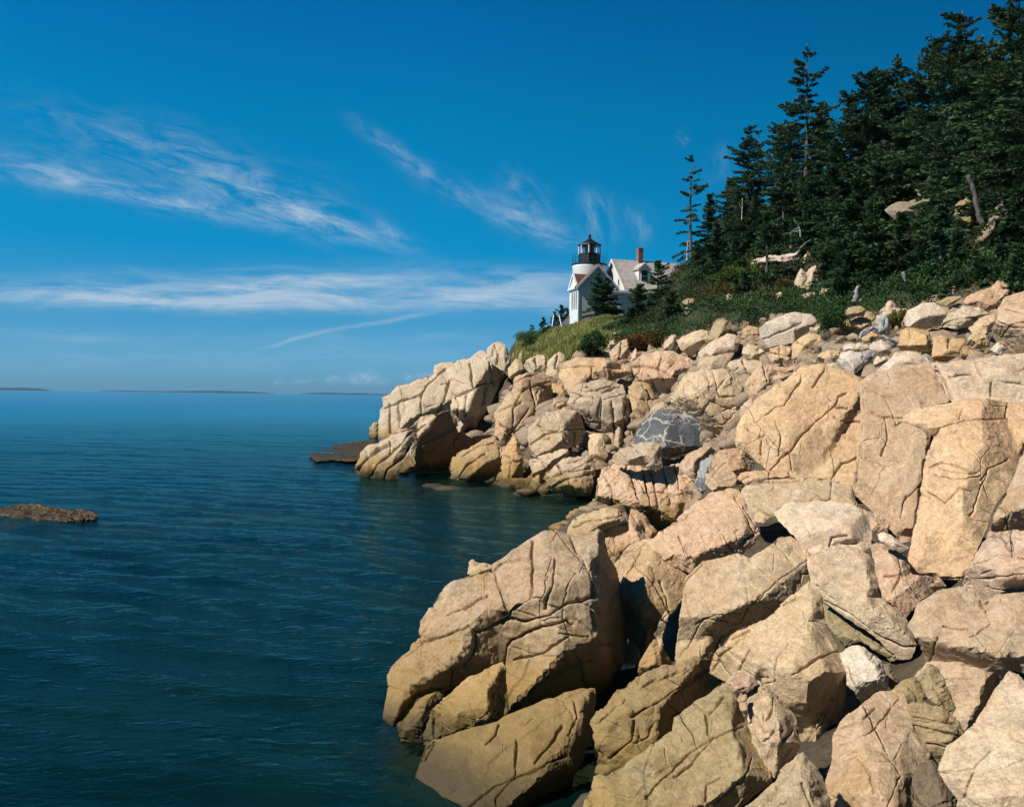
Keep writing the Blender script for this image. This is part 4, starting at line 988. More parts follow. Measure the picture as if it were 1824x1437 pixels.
def build_terrain():
    xs = np.r_[np.arange(-140, -30, 6), np.arange(-30, 60, .42), np.arange(60, 190, 3)]
    ys = np.r_[np.arange(-14, 90, .42), np.arange(90, 140, 1.0), np.arange(140, 330, 6)]
    gx, gy = np.meshgrid(xs, ys)
    xy = np.c_[gx.ravel(), gy.ravel()]
    z = terrain_z(xy)
    far = np.clip((xy[:, 1] - 190) / 60, 0, 1)
    z = z * (1 - far) + far * (-4)
    p = np.c_[xy, z]
    z = z + .22 * fbm(p / 2.2, 3, 77) * np.clip(z + 1, .3, 1)
    # never rise in front of a rock face
    for it in range(30):
        p = np.c_[xy, z]
        px, py, d = proj(p)
        hit = np.zeros(len(z), bool)
        for r in ROCKS:
            pg = r['pg']
            (x0, y0), (x1, y1) = pg.min(0), pg.max(0)
            s = np.where((px > x0) & (px < x1) & (py > y0) & (py < y1) & (d > .5))[0]
            if not len(s) or r['cat'] == 'reef':
                continue
            s = s[inside(np.c_[px[s], py[s]], pg)]
            dd = r['d'] * (1 + r['kx'] * (px[s] - r['xb']) / F + r['ky'] * (r['yb'] - py[s]) / F)
            hit[s[d[s] < dd + .22 * r['size'] * r['mpp']]] = True
        if not hit.any():
            break
        z[hit] -= .12 + .004 * d[hit]
    nx, ny = len(xs), len(ys)
    I = np.arange(nx * ny).reshape(ny, nx)
    Fc = np.c_[I[:-1, :-1].ravel(), I[:-1, 1:].ravel(), I[1:, 1:].ravel(), I[1:, :-1].ravel()]
    me = new_mesh('terrain', np.c_[xy, z], Fc, None, True)
    # soil cover where plants grow, bare rock and shingle below it
    px, py, d = proj(np.c_[xy, z])
    soil = np.zeros(len(z))
    soil[(d > 1) & inside(np.c_[px, py], ZONE_GREEN)] = 1
    soil[(xy[:, 1] > 42) & (z > 9)] = 1
    at = me.attributes.new('soil', 'FLOAT', 'POINT'); at.data.foreach_set('value', soil.astype(np.float32))
    mt, t, bs, out = material('shore_ground')
    pos = t.add('ShaderNodeNewGeometry').outputs['Position']
    sep = t.add('ShaderNodeSeparateXYZ'); t.l.new(pos, sep.inputs[0])
    so = t.add('ShaderNodeAttribute', attribute_name='soil')
    rk = t.mix(t.ramp(t.noise(pos, .9, 6, .7), .35, .65), (.09, .065, .035, 1), (.17, .125, .07, 1))  # dark weedy soil tone that also paints in the shade between rocks
    rk = t.mix(t.ramp(t.noise(pos, 3, 5, .7), .45, .7), rk, (.05, .04, .03, 1))
    sb = t.mix(t.ramp(t.noise(pos, .6, 5, .7), .38, .6), (.10, .075, .03, 1), (.022, .02, .012, 1))
    zz = t.math('ADD', sep.outputs[2], t.math('MULTIPLY', t.noise(pos, 1.2), .6))
    rk = t.mix(t.ramp(zz, .2, .9), sb, rk)
    gr = t.mix(t.noise(pos, 2.5, 5, .7), (.02, .03, .012, 1), (.06, .065, .028, 1))
    col = t.mix(so.outputs['Fac'], rk, gr)
    t.l.new(col, bs.inputs['Base Color']); bs.inputs['Roughness'].default_value = .95
    bp = t.add('ShaderNodeBump'); bp.inputs['Strength'].default_value = 1; bp.inputs['Distance'].default_value = 1
    t.l.new(t.math('MULTIPLY', t.noise(pos, 3, 9, .7), .12), bp.inputs['Height']); t.l.new(bp.outputs[0], bs.inputs['Normal'])
    me.materials.append(mt)
    link('terrain', me, kind='structure')
    return xs, ys, z.reshape(ny, nx)


ZONE_GREEN = poly('P 925,645 925,600 1000,585 1100,560 1210,460 1300,380 1500,100 1900,-200 1900,505 1790,512 1740,505 1700,520 1640,545 1600,555 1540,560 1500,570 1470,585 1440,575 1430,562 1380,560 1350,575 1320,580 1290,575 1260,590 1210,605 1180,615 1150,625 1130,620 1100,612 1085,625 1060,640 1020,640 980,635')
TX, TY, TZ = build_terrain()


def ground(x, y):
    i = np.clip(np.searchsorted(TX, x) - 1, 0, len(TX) - 2); j = np.clip(np.searchsorted(TY, y) - 1, 0, len(TY) - 2)
    u = (x - TX[i]) / (TX[i + 1] - TX[i]); v = (y - TY[j]) / (TY[j + 1] - TY[j])
    return (TZ[j, i] * (1 - u) * (1 - v) + TZ[j, i + 1] * u * (1 - v) + TZ[j + 1, i] * (1 - u) * v + TZ[j + 1, i + 1] * u * v)


def rubble():
    import bmesh
    bm = bmesh.new(); bmesh.ops.create_icosphere(bm, subdivisions=2, radius=1)
    bv = np.array([v.co[:] for v in bm.verts]); bf = np.array([[v.index for v in f.verts] for f in bm.faces]); bm.free()
    rs = np.random.RandomState(31)
    n = 17000
    x = -6 + 46 * rs.rand(n); y = 5 + 52 * rs.rand(n); z = ground(x, y)
    px, py, d = proj(np.c_[x, y, z])
    ok = ((d > 24) | ((px > 1870) & (d > 3))) & (z > .1) & ~inside(np.c_[px, py], ZONE_GREEN) & (px > 600) & (px < 3200)
    ok &= rs.rand(n) < np.clip(d / 26, .25, 1)
    p = np.c_[x, y, z][ok]; d = d[ok]; m_ = len(p)
    r = (.06 + .0075 * np.where((d < 24), 34, d)) * (.5 + 1.3 * rs.rand(m_) ** 2.5)
    sc = r[:, None] * (.6 + .7 * rs.rand(m_, 3)) * (1, 1, .75)
    V = np.repeat(bv[None], m_, 0)
    for _ in range(7):      # knock flat faces off each stone
        nn = rs.normal(size=(m_, 3)); nn /= np.linalg.norm(nn, axis=1, keepdims=True)
        c = .45 + .35 * rs.rand(m_)
        ex = np.maximum((V * nn[:, None, :]).sum(2) - c[:, None], 0)
        V = V - ex[..., None] * nn[:, None, :]
    a = rs.rand(m_) * 6.28
    V = V * sc[:, None, :]
    V = np.stack([V[..., 0] * np.cos(a)[:, None] - V[..., 1] * np.sin(a)[:, None], V[..., 0] * np.sin(a)[:, None] + V[..., 1] * np.cos(a)[:, None], V[..., 2]], 2) + p[:, None, :] + (0, 0, .0)
    Fc = (bf[None] + (np.arange(m_) * len(bv))[:, None, None]).reshape(-1, 3)
    me = new_mesh('rubble', V.reshape(-1, 3), Fc, M_ROCK)
    link('rubble', me, None, 'small broken stones filling the gaps between the boulders', 'rubble', kind='stuff', color=(.62, .6, .58))


rubble()

# ------------------------------------------------------------------ the sea
def build_sea():
    nr, na = 1000, 760
    r = np.r_[0.6, 2.0 * (45000 / 2.0) ** (np.linspace(0, 1, nr - 1) ** 1.12)]
    a = np.radians(np.linspace(-100, 80, na))
    R, Aa = np.meshgrid(r, a, indexing='ij')
    x = (R * np.sin(Aa)).ravel(); y = (R * np.cos(Aa)).ravel(); R = R.ravel()
    dr = np.gradient(r)
    sp = np.repeat(np.maximum(dr, r * (a[1] - a[0])), na)
    rs = np.random.RandomState(4)
    z = np.zeros(len(x)); 
    p3 = np.c_[x, y, np.zeros(len(x))]
    wx = .6 * vnoise(p3 / 5.0, 3); wy = .6 * vnoise(p3 / 5.0, 4)
    grp = .75 + .45 * vnoise(p3 / 9.0, 6)
    for i in range(34):
        lam = .32 * (1.135 ** i)
        th = math.radians(62) + rs.normal(0, .42)
        amp = .0115 * lam ** .8 if lam < 1.1 else .0105 * (1.1 / lam) ** .15
        fade = np.clip(lam / sp / 2.2 - 1, 0, 1)
        ph = 2 * math.pi / lam * ((x + wx) * math.cos(th) + (y + wy) * math.sin(th)) + rs.uniform(0, 6.28)
        z += fade * amp * grp * (1 - 2 * np.abs(np.sin(ph * .5)) ** 1.2 + .3)
    I = np.arange(nr * na).reshape(nr, na)
    Fc = np.c_[I[:-1, :-1].ravel(), I[1:, :-1].ravel(), I[1:, 1:].ravel(), I[:-1, 1:].ravel()][:, ::-1]
    me = new_mesh('water', np.c_[x, y, z], Fc, None, True)
    inn = (x > TX[0]) & (x < TX[-1]) & (y > TY[0]) & (y < TY[-1])
    dep = np.full(len(x), 6.0)
    dep[inn] = -ground(x[inn], y[inn])
    at = me.attributes.new('depth', 'FLOAT', 'POINT'); at.data.foreach_set('value', dep.astype(np.float32))
    mt = bpy.data.materials.new('sea_water'); mt.use_nodes = True
    t = NT(mt.node_tree)
    out = t.add('ShaderNodeOutputMaterial')
    pos = t.add('ShaderNodeNewGeometry').outputs['Position']
    de = t.add('ShaderNodeAttribute', attribute_name='depth').outputs['Fac']
    # clarity of the water over the bed, by the depth of the water itself
    vis = t.math('EXPONENT', t.math('MULTIPLY', t.math('MAXIMUM', de, 0.0), -.85))
    dif = t.add('ShaderNodeBsdfDiffuse')
    sh = t.ramp(t.math('ADD', de, t.math('MULTIPLY', t.noise(pos, .12, 4, .6), 3.0)), 1.0, 7.0)
    t.l.new(t.mix(sh, WATER_SHALLOW, WATER_DEEP), dif.inputs['Color'])
    tr = t.add('ShaderNodeBsdfTransparent'); tr.inputs[0].default_value = (.62, .80, .74, 1)
    m1 = t.add('ShaderNodeMixShader'); t.l.new(vis, m1.inputs[0]); t.l.new(dif.outputs[0], m1.inputs[1]); t.l.new(tr.outputs[0], m1.inputs[2])
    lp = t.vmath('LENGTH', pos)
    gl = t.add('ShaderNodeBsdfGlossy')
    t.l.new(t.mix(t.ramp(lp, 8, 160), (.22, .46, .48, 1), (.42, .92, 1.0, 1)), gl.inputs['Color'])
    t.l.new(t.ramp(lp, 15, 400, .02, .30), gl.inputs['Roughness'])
    s1 = t.mapping(pos, rot=(0, 0, math.radians(-28)), scale=(.45, 1.0, 1.0))
    h = t.math('ADD', t.math('MULTIPLY', t.noise(s1, 2.2, 5, .6, .3), .072), t.math('MULTIPLY', t.noise(s1, 9.0, 4, .6, .2), .030))
    h = t.math('ADD', h, t.math('MULTIPLY', t.noise(s1, .35, 3, .55), .14))
    bp = t.add('ShaderNodeBump'); bp.inputs['Distance'].default_value = 1.0
    t.l.new(t.ramp(lp, 5, 500, .75, .45), bp.inputs['Strength'])
    t.l.new(h, bp.inputs['Height'])
    t.l.new(bp.outputs[0], gl.inputs['Normal'])
    fr = t.add('ShaderNodeFresnel'); fr.inputs['IOR'].default_value = 1.33
    t.l.new(bp.outputs[0], fr.inputs['Normal'])
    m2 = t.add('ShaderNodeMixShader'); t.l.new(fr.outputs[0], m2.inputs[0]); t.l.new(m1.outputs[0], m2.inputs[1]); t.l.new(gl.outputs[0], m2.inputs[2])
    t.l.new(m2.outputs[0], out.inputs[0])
    me.materials.append(mt)
    link('water', me, kind='structure')


WATER_DEEP = (0.0005, 0.011, 0.014, 1)
WATER_SHALLOW = (0.004, 0.030, 0.028, 1)
build_sea()

# low wooded islands on the horizon
def island(px0, px1, d, hmax, seed):
    n = 160
    a = P(px0, 706, d)[0]; b = P(px1, 706, d)[0]
    xs = np.linspace(a, b, n); V = []; Fc = []
    rs = np.random.RandomState(seed)
    t = np.linspace(0, 1, n)
    h = hmax * np.minimum(1, np.minimum(t, 1 - t) * 9) ** .6 * (.75 + .3 * fbm(np.c_[t * 9, t * 0, t * 0 + seed], 4, seed))
    for j, (w, k) in enumerate(((-.5, 0), (-.42, .75), (-.1, 1.0), (.3, .9), (.5, 0))):
        for i in range(n):
            V.append((xs[i], d + w * 700, h[i] * k - (2 if k == 0 else 0) + (rs.rand() * hmax * .12 if k else 0)))
    I = np.arange(5 * n).reshape(5, n)
    Fc = np.c_[I[:-1, :-1].ravel(), I[:-1, 1:].ravel(), I[1:, 1:].ravel(), I[1:, :-1].ravel()]
    link('island_terrain', new_mesh('island_terrain', np.array(V), Fc, M_ISLE, True), kind='structure')


M_ISLE, _t, _b, _o = material('hazed_island_wood')
_pos = _t.add('ShaderNodeNewGeometry').outputs['Position']
_t.l.new(_t.mix(_t.noise(_pos, .02, 4, .6), (.002, .030, .048, 1), (.005, .045, .06, 1)), _b.inputs['Base Color'])  # blue of the distant air painted into the woodland colour
_b.inputs['Roughness'].default_value = 1
island(-120, 66, 7200, 21, 3)
island(204, 478, 8000, 17, 8)
island(546, 760, 8400, 14, 12)
# ------------------------------------------------------------------ vegetation
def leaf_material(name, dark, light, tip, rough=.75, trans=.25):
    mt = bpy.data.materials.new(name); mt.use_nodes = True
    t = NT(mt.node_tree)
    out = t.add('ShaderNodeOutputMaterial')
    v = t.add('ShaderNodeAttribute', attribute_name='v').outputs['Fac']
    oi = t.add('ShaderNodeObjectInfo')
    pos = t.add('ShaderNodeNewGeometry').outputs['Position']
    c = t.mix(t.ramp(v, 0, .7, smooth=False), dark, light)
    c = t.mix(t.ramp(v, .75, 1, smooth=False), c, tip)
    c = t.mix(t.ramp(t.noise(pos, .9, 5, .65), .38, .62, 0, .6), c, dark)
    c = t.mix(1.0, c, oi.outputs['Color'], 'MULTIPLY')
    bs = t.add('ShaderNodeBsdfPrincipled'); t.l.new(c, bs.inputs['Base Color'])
    bs.inputs['Roughness'].default_value = rough; bs.inputs['Specular IOR Level'].default_value = .3
    tl = t.add('ShaderNodeBsdfTranslucent'); t.l.new(c, tl.inputs['Color'])
    mx = t.add('ShaderNodeMixShader'); mx.inputs[0].default_value = trans
    t.l.new(bs.outputs[0], mx.inputs[1]); t.l.new(tl.outputs[0], mx.inputs[2]); t.l.new(mx.outputs[0], out.inputs[0])
    return mt


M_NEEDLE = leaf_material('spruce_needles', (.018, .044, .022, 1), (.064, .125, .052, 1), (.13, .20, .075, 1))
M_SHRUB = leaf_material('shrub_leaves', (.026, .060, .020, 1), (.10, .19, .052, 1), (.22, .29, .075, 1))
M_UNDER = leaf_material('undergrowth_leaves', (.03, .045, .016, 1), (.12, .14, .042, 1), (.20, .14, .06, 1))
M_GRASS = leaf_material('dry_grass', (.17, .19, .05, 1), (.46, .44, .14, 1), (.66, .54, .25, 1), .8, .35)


def simple(name, a, b, sc=3, rough=.9, bump=.02, dist=(1, 1, 1)):
    mt, t, bs, out = material(name)
    pos = t.add('ShaderNodeTexCoord').outputs['Object']
    n = t.noise(t.mapping(pos, scale=dist), sc, 6, .65)
    t.l.new(t.mix(t.ramp(n, .35, .65), a, b), bs.inputs['Base Color']); bs.inputs['Roughness'].default_value = rough
    if bump:
        bp = t.add('ShaderNodeBump'); bp.inputs['Distance'].default_value = 1; bp.inputs['Strength'].default_value = .8
        t.l.new(t.math('MULTIPLY', n, bump), bp.inputs['Height']); t.l.new(bp.outputs[0], bs.inputs['Normal'])
    return mt


M_BARK = simple('bark', (.07, .055, .045, 1), (.17, .145, .12, 1), 5, dist=(3, 3, .6))
M_DEAD = simple('weathered_wood', (.16, .16, .16, 1), (.46, .46, .45, 1), 6, dist=(3, 3, .6))


def tube(pts, rad, n=7):
    pts = np.asarray(pts, float); V = []; Fc = []
    for i, p in enumerate(pts):
        d = pts[min(i + 1, len(pts) - 1)] - pts[max(i - 1, 0)]
        d = d / (np.linalg.norm(d) + 1e-9)
        a = np.cross(d, (0.3, .9, .2)); a /= np.linalg.norm(a) + 1e-9
        b = np.cross(d, a)
        for k in range(n):
            th = 2 * math.pi * k / n
            V.append(p + rad[i] * (a * math.cos(th) + b * math.sin(th)))
    for i in range(len(pts) - 1):
        for k in range(n):
            q = (k + 1) % n
            Fc.append((i * n + k, i * n + q, (i + 1) * n + q, (i + 1) * n + k))
    Fc.append(tuple(range(n))[::-1]); Fc.append(tuple((len(pts) - 1) * n + k for k in range(n)))
    return V, Fc


def cards(C, D, Wd, Ln, rs, up=.3):
    """n narrow leaf faces: centre C, direction D (unit), width, length -> V, F"""
    n = len(C)
    nrm = rs.normal(size=(n, 3)) * .8; nrm[:, 2] += up * 3
    s = np.cross(D, nrm); s /= np.linalg.norm(s, axis=1, keepdims=True) + 1e-9
    a = C - D * Ln[:, None] * .5; b = C + D * Ln[:, None] * .5; m_ = C + D * Ln[:, None] * .02
    w = s * Wd[:, None] * .5
    V = np.stack([a, m_ + w, b, m_ - w], 1).reshape(-1, 3)
    return V, np.arange(4 * n).reshape(n, 4)


def spruce(h, R, kind, seed):
    rs = np.random.RandomState(seed)
    rnd = rs.rand
    bend = rs.normal(0, .012, 2) * h
    lean = (-.10 * h if kind == 'wind' else 0.0)
    def axis(t):
        return np.array((bend[0] * math.sin(t * 3) + lean * t ** 3, bend[1] * math.sin(t * 2.3), h * t))
    ts = np.linspace(0, 1, 12)
    r0 = .011 * h + .05
    tv, tf = tube([axis(t) for t in ts], [r0 * (1 - t) ** .8 + .015 for t in ts])
    base = dict(full=.07, ragged=.08, sparse=.10, bushy=.0, wind=.12)[kind]
    dz = dict(full=.26, ragged=.30, sparse=.42, bushy=.20, wind=.34)[kind]
    C = []; D = []; W_ = []; L_ = []; Vv = []
    t = base
    bv = []; bf = []; off = 0
    gap = 0
    while t < .985:
        nb = int(rs.randint(4, 7)) if kind != 'sparse' else int(rs.randint(3, 6))
        if kind == 'sparse' and t > .84 and t < .94: nb = 0 if rnd() < .5 else 3
        sh = (1 - t) ** (.80 if kind == 'full' else .62 if kind in ('ragged', 'wind') else .55 if kind == 'sparse' else .78)
        if kind in ('full', 'bushy'):
            sh *= min(1.0, .65 + t * 3)
        else:
            sh *= min(1.0, .45 + t * 2.2)
        sh = max(sh, .11 if kind == 'full' else .17)
        wob = .85 + .3 * math.sin(t * 23 + seed) * (0 if kind == 'full' else 1)
        for b in range(nb):
            az = rnd() * 6.283
            L = R * sh * wob * (.55 + .6 * rnd())
            if kind in ('ragged', 'sparse', 'wind') and rnd() < .16: L *= .45
            if kind == 'wind': L *= 1 - .35 * math.cos(az)
            L = max(L, .16)
            up0_, dr = (.55 * t + .02 + .15 * rnd()), (.25 + .35 * (1 - t))
            n = max(2, int(L / .17))
            o = axis(t)
            dir2 = np.array((math.cos(az), math.sin(az), 0))
            u = (np.arange(n) + rnd()) / n
            u = .12 + .88 * u if kind != 'sparse' else .30 + .70 * u
            bp = o + dir2 * (L * u)[:, None] + np.array((0, 0, 1.)) * (L * (up0_ * u - dr * u * u + .18 * u ** 3))[:, None]
            if L > .7:
                k3 = np.array([0, .5, 1.])
                q = o + dir2 * (L * k3 * .92)[:, None] + np.array((0, 0, 1.)) * (L * (up0_ * k3 - dr * k3 * k3 + .18 * k3 ** 3))[:, None]
                V1, F1 = tube(q, [.012 + .012 * L, .010 + .006 * L, .006], 4)
                bv += V1; bf += [tuple(i + off for i in f) for f in F1]; off += len(V1)
            side = np.array((-dir2[1], dir2[0], 0))
            k = 9
            wd = (.10 + .30 * L * (1 - u) ** .6 * u ** .3)
            lat = (rs.rand(n, k) * 2 - 1)
            c = bp[:, None, :] + side * (lat * wd[:, None])[:, :, None]
            c = c - dir2 * (np.abs(lat) * wd[:, None] * .15)[:, :, None]
            c[:, :, 2] += rs.normal(0, .05, (n, k)) - .10 * np.abs(lat) * wd[:, None]
            d = dir2 * .8 + side * lat[:, :, None] * .9 + np.array((0, 0, 1.)) * rs.normal(.05, .3, (n, k))[:, :, None]
            d /= np.linalg.norm(d, axis=2, keepdims=True)
            C.append(c.reshape(-1, 3)); D.append(d.reshape(-1, 3))
            W_.append(.09 + .08 * rs.rand(n * k)); L_.append(.20 + .20 * rs.rand(n * k))
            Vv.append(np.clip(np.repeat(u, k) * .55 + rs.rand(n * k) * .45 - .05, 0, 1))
        t += dz / h * (.75 + .5 * rnd())
        if kind in ('sparse',) and rnd() < .22: t += dz / h * 1.6
        if kind in ('ragged', 'wind') and rnd() < .10: t += dz / h
    C = np.vstack(C); D = np.vstack(D); W_ = np.concatenate(W_); L_ = np.concatenate(L_); Vv = np.concatenate(Vv)
    V, Fc = cards(C, D, W_, L_, rs)
    return (tv, tf), (bv, bf), (V, Fc, Vv)


def add_v(me, Vv, k=4):
    at = me.attributes.new('v', 'FLOAT', 'POINT'); at.data.foreach_set('value', np.repeat(Vv, k).astype(np.float32))


def on_ground(px, py, d0=15.0):
    dd = np.arange(d0, 140, .1)
    q = P(np.full(len(dd), px), np.full(len(dd), py), dd)
    below = np.where(ground(q[:, 0], q[:, 1]) > q[:, 2])[0]
    return dd[below[0]] if len(below) else None


for i, (tx, ty, bx, by, d, wr, kind, label) in enumerate(ALLT):
    far = i >= len(TREES)
    dg_ = on_ground(bx, by, d * .55) if kind == 'bushy' else None
    if dg_ and .6 * d < dg_ < 1.3 * d:
        d = dg_ + .3
    b = P(bx, by, d); tp = P(tx, ty, d)
    gz = float(ground(np.array([b[0]]), np.array([b[1]]))[0])
    z0 = min(b[2], gz) - .15 if b[2] - gz < 4 else b[2] - .15
    z0 = max(z0, b[2] - 2.5)
    h = tp[2] - z0
    R = wr * (tp[2] - b[2]) * ((1.55 if far else 1.25) if wr > .3 else 1.3 if kind == 'sparse' else 1.75)
    (tv, tf), (bv, bf), (V, Fc, Vv) = spruce(h, R, kind, 100 + i)
    root = bpy.data.objects.new('spruce_tree', None); COL.objects.link(root)
    root.location = (b[0], b[1], z0); root.rotation_euler = (0, math.atan2(tp[0] - b[0], h), 0)
    tag(root, label, 'spruce', 'young spruces around the lighthouse' if far else 'spruces of the hillside wood')
    nt = len(tv)
    link('trunk', new_mesh('trunk', list(tv) + list(bv), list(tf) + [tuple(i_ + nt for i_ in f_) for f_ in bf], M_BARK, True), root)
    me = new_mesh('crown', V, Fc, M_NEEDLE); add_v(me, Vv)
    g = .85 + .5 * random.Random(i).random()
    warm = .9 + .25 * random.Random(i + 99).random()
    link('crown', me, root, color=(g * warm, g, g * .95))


def scatter(zone, n, x0, x1, y0, y1, seed, depth=None):
    rs = np.random.RandomState(seed)
    x = x0 + (x1 - x0) * rs.rand(n); y = y0 + (y1 - y0) * rs.rand(n)
    z = ground(x, y)
    px, py, d = proj(np.c_[x, y, z])
    gx, gy = (ground(x + .4, y) - z) / .4, (ground(x, y + .4) - z) / .4
    ok = (d > 5) & inside(np.c_[px, py], zone) & (rs.rand(n) < np.sqrt(1 + gx * gx + gy * gy) / 4)
    for r in ROCKS:       # leave the rocks of the slope open to view
        if inside(np.array([[r['xb'], r['pg'][:, 1].mean()]]), ZONE_GREEN)[0]:
            for dy in (2, -6, -15):
                ok &= ~((d < r['d']) & (d > r['d'] - 5) & inside(np.c_[px, py + dy], r['pg']))
    return np.c_[x, y, z][ok]


def clumps(pts, rad, hgt, per, leaf, seed):
    rs = np.random.RandomState(seed)
    n = len(pts)
    r = rad * (.6 + .8 * rs.rand(n)); hh = hgt * (.5 + .9 * rs.rand(n))
    a = rs.rand(n, per) * 6.283; q = np.sqrt(rs.rand(n, per)); 
    top = np.sqrt(1 - q * q * .9)
    zz = top * (.55 + .5 * rs.rand(n, per))
    C = np.stack([pts[:, 0:1] + r[:, None] * q * np.cos(a), pts[:, 1:2] + r[:, None] * q * np.sin(a), pts[:, 2:3] + hh[:, None] * zz], 2).reshape(-1, 3)
    D = np.stack([np.cos(a) * q, np.sin(a) * q, .7 + 0 * a], 2).reshape(-1, 3) + rs.normal(0, .45, (n * per, 3))
    D /= np.linalg.norm(D, axis=1, keepdims=True)
    m_ = n * per
    V, Fc = cards(C, D, leaf * (.45 + .4 * rs.rand(m_)), leaf * (1.0 + .8 * rs.rand(m_)), rs)
    base = np.repeat(rs.rand(n) * .45, per)
    return V, Fc, np.clip(base + rs.rand(m_) * .5 * zz.ravel(), 0, 1)


Z_SHRUB = poly('P 1085,622 1100,596 1170,588 1220,560 1300,548 1380,545 1440,520 1520,528 1580,492 1700,470 1760,455 1900,440 1900,510 1790,515 1740,510 1700,528 1640,552 1600,560 1540,565 1500,575 1470,590 1440,580 1430,566 1380,565 1350,580 1320,586 1290,580 1260,595 1210,610 1180,620 1150,630 1130,626')
p_ = scatter(Z_SHRUB, 70000, -2, 45, 20, 85, 5)
V, Fc, Vv = clumps(p_, .62, .75, 64, .095, 6)
me = new_mesh('shrub_cover', V, Fc, M_SHRUB); add_v(me, Vv)
link('shrub_cover', me, None, 'dense low green shrubs covering the slope between the boulders and the spruces', 'shrubs', kind='stuff')
p_ = scatter(ZONE_GREEN, 110000, -2, 60, 26, 118, 8)
px_, py_, d_ = proj(p_)
p_ = p_[~inside(np.c_[px_, py_], Z_SHRUB) & ~(inside(np.c_[px_, py_], poly('P 925,650 925,600 1010,580 1130,560 1130,600 1085,640')))]
V, Fc, Vv = clumps(p_, .85, .58, 34, .13, 9)
me = new_mesh('undergrowth', V, Fc, M_UNDER); add_v(me, Vv)
link('undergrowth', me, None, 'rough mixed undergrowth with reddish patches under and around the spruces', 'undergrowth', kind='stuff')
Z_GRASS = poly('P 915,655 922,608 960,600 985,590 1015,586 1080,572 1140,575 1150,600 1120,618 1110,640 1060,668 950,672 920,665')
p_ = scatter(Z_GRASS, 200000, -4, 20, 55, 126, 11)
rs_ = np.random.RandomState(12)
per = 5
n = len(p_)
C = np.repeat(p_, per, 0) + rs_.normal(0, .10, (n * per, 3)) * (1, 1, 0)
L_ = .35 + .45 * rs_.rand(n * per) * (1 + .5 * vnoise(C / 3, 4))
D = rs_.normal(0, .28, (n * per, 3)); D[:, 2] = 1; D /= np.linalg.norm(D, axis=1, keepdims=True)
C[:, 2] += L_ * .42
V, Fc = cards(C, D, .045 + .04 * rs_.rand(n * per), L_, rs_, up=0)
Vv = np.clip(.5 + .5 * vnoise(C / 2.2, 7) + .35 * (rs_.rand(n * per) - .5), 0, 1)
me = new_mesh('bank_grass', V, Fc, M_GRASS); add_v(me, Vv)
link('bank_grass', me, None, 'dry yellow-green grass covering the bank below the lighthouse', 'grass', kind='stuff')


def bush(px, py, d, rad, h, label, mat=None, color=(1, 1, 1), seed=1, n=26, leaf=.11):
    dg_ = on_ground(px, py, d * .6)
    if dg_:
        rad, h, d = rad * dg_ / d, h * dg_ / d, dg_
    b = P(px, py, d)
    rs = np.random.RandomState(seed)
    pts = np.zeros((n, 3)); q = np.sqrt(rs.rand(n)); a = rs.rand(n) * 6.283
    pts[:, 0] = rad * q * np.cos(a); pts[:, 1] = rad * q * np.sin(a); pts[:, 2] = h * .62 * rs.rand(n) * np.sqrt(1 - .8 * q * q)
    root = bpy.data.objects.new('shrub', None); COL.objects.link(root); root.location = (b[0], b[1], b[2] - .1)
    tag(root, label, 'shrub', 'separate shrubs on the slope')
    V, Fc, Vv = clumps(pts, rad * .42, h * .42, 130, leaf, seed)
    me = new_mesh('foliage', V, Fc, mat or M_SHRUB); add_v(me, Vv)
    link('foliage', me, root, color=color)
    sv = []; sf = []; off = 0
    for k in range(7):
        aa = k * .9
        V1, F1 = tube([(0, 0, 0), (rad * .3 * math.cos(aa), rad * .3 * math.sin(aa), h * .35), (rad * .55 * math.cos(aa), rad * .55 * math.sin(aa), h * .7)], [.05, .03, .015], 5)
        sv += V1; sf += [tuple(i + off for i in f) for f in F1]; off += len(V1)
    link('stem', new_mesh('stem', sv, sf, M_BARK, True), root)


bush(1056, 634, 58, .85, 1.95, 'dark rounded shrub standing by itself low on the grassy bank', seed=3, color=(.9, .95, 1.0))
bush(948, 612, 92, 1.3, 1.9, 'bright green shrub at the seaward edge of the bank, under the smallest spruces', seed=4, color=(1.5, 1.5, 1.2))
bush(1135, 628, 49, 1.0, 1.3, 'red-brown shrub over the pink slab, left of the dense green cover', M_UNDER, (2.2, .9, .9), 5)
bush(1168, 622, 48, .9, 1.2, 'second red-brown shrub, right behind the first one over the pink slab', M_UNDER, (1.9, 1.0, .8), 6)
bush(1487, 592, 34.5, .42, 1.3, 'narrow dark green shrub growing between the very large pale boulder and the banded one', seed=7, color=(.9, 1, .9), leaf=.07)
bush(1290, 540, 60, 1.5, 1.6, 'reddish shrub on the slope left of the low spreading spruce', M_UNDER, (1.8, 1.0, .8), 8)
bush(1320, 505, 68, 1.8, 2.0, 'yellow-green shrub just below the broken pale rocks of the split ledge', M_UNDER, (1.4, 1.7, .7), 9)
bush(1410, 520, 49, .9, .9, 'rusty shrub at the foot of the twin pale grey boulders', M_UNDER, (2.3, 1.0, .8), 10)
bush(1597, 583, 28.7, .30, .75, 'tawny grass-like shrub beside the driftwood and the egg-shaped boulder', M_GRASS, (.75, .65, .45), 11, leaf=.06)
bush(1110, 592, 72, 1.2, 1.4, 'dark shrub at the upper right end of the grassy bank', seed=12)
bush(1262, 505, 76, 1.9, 2.2, 'olive shrub beneath the lowest rounded spruce by the roof', seed=13, color=(1.3, 1.2, .9))


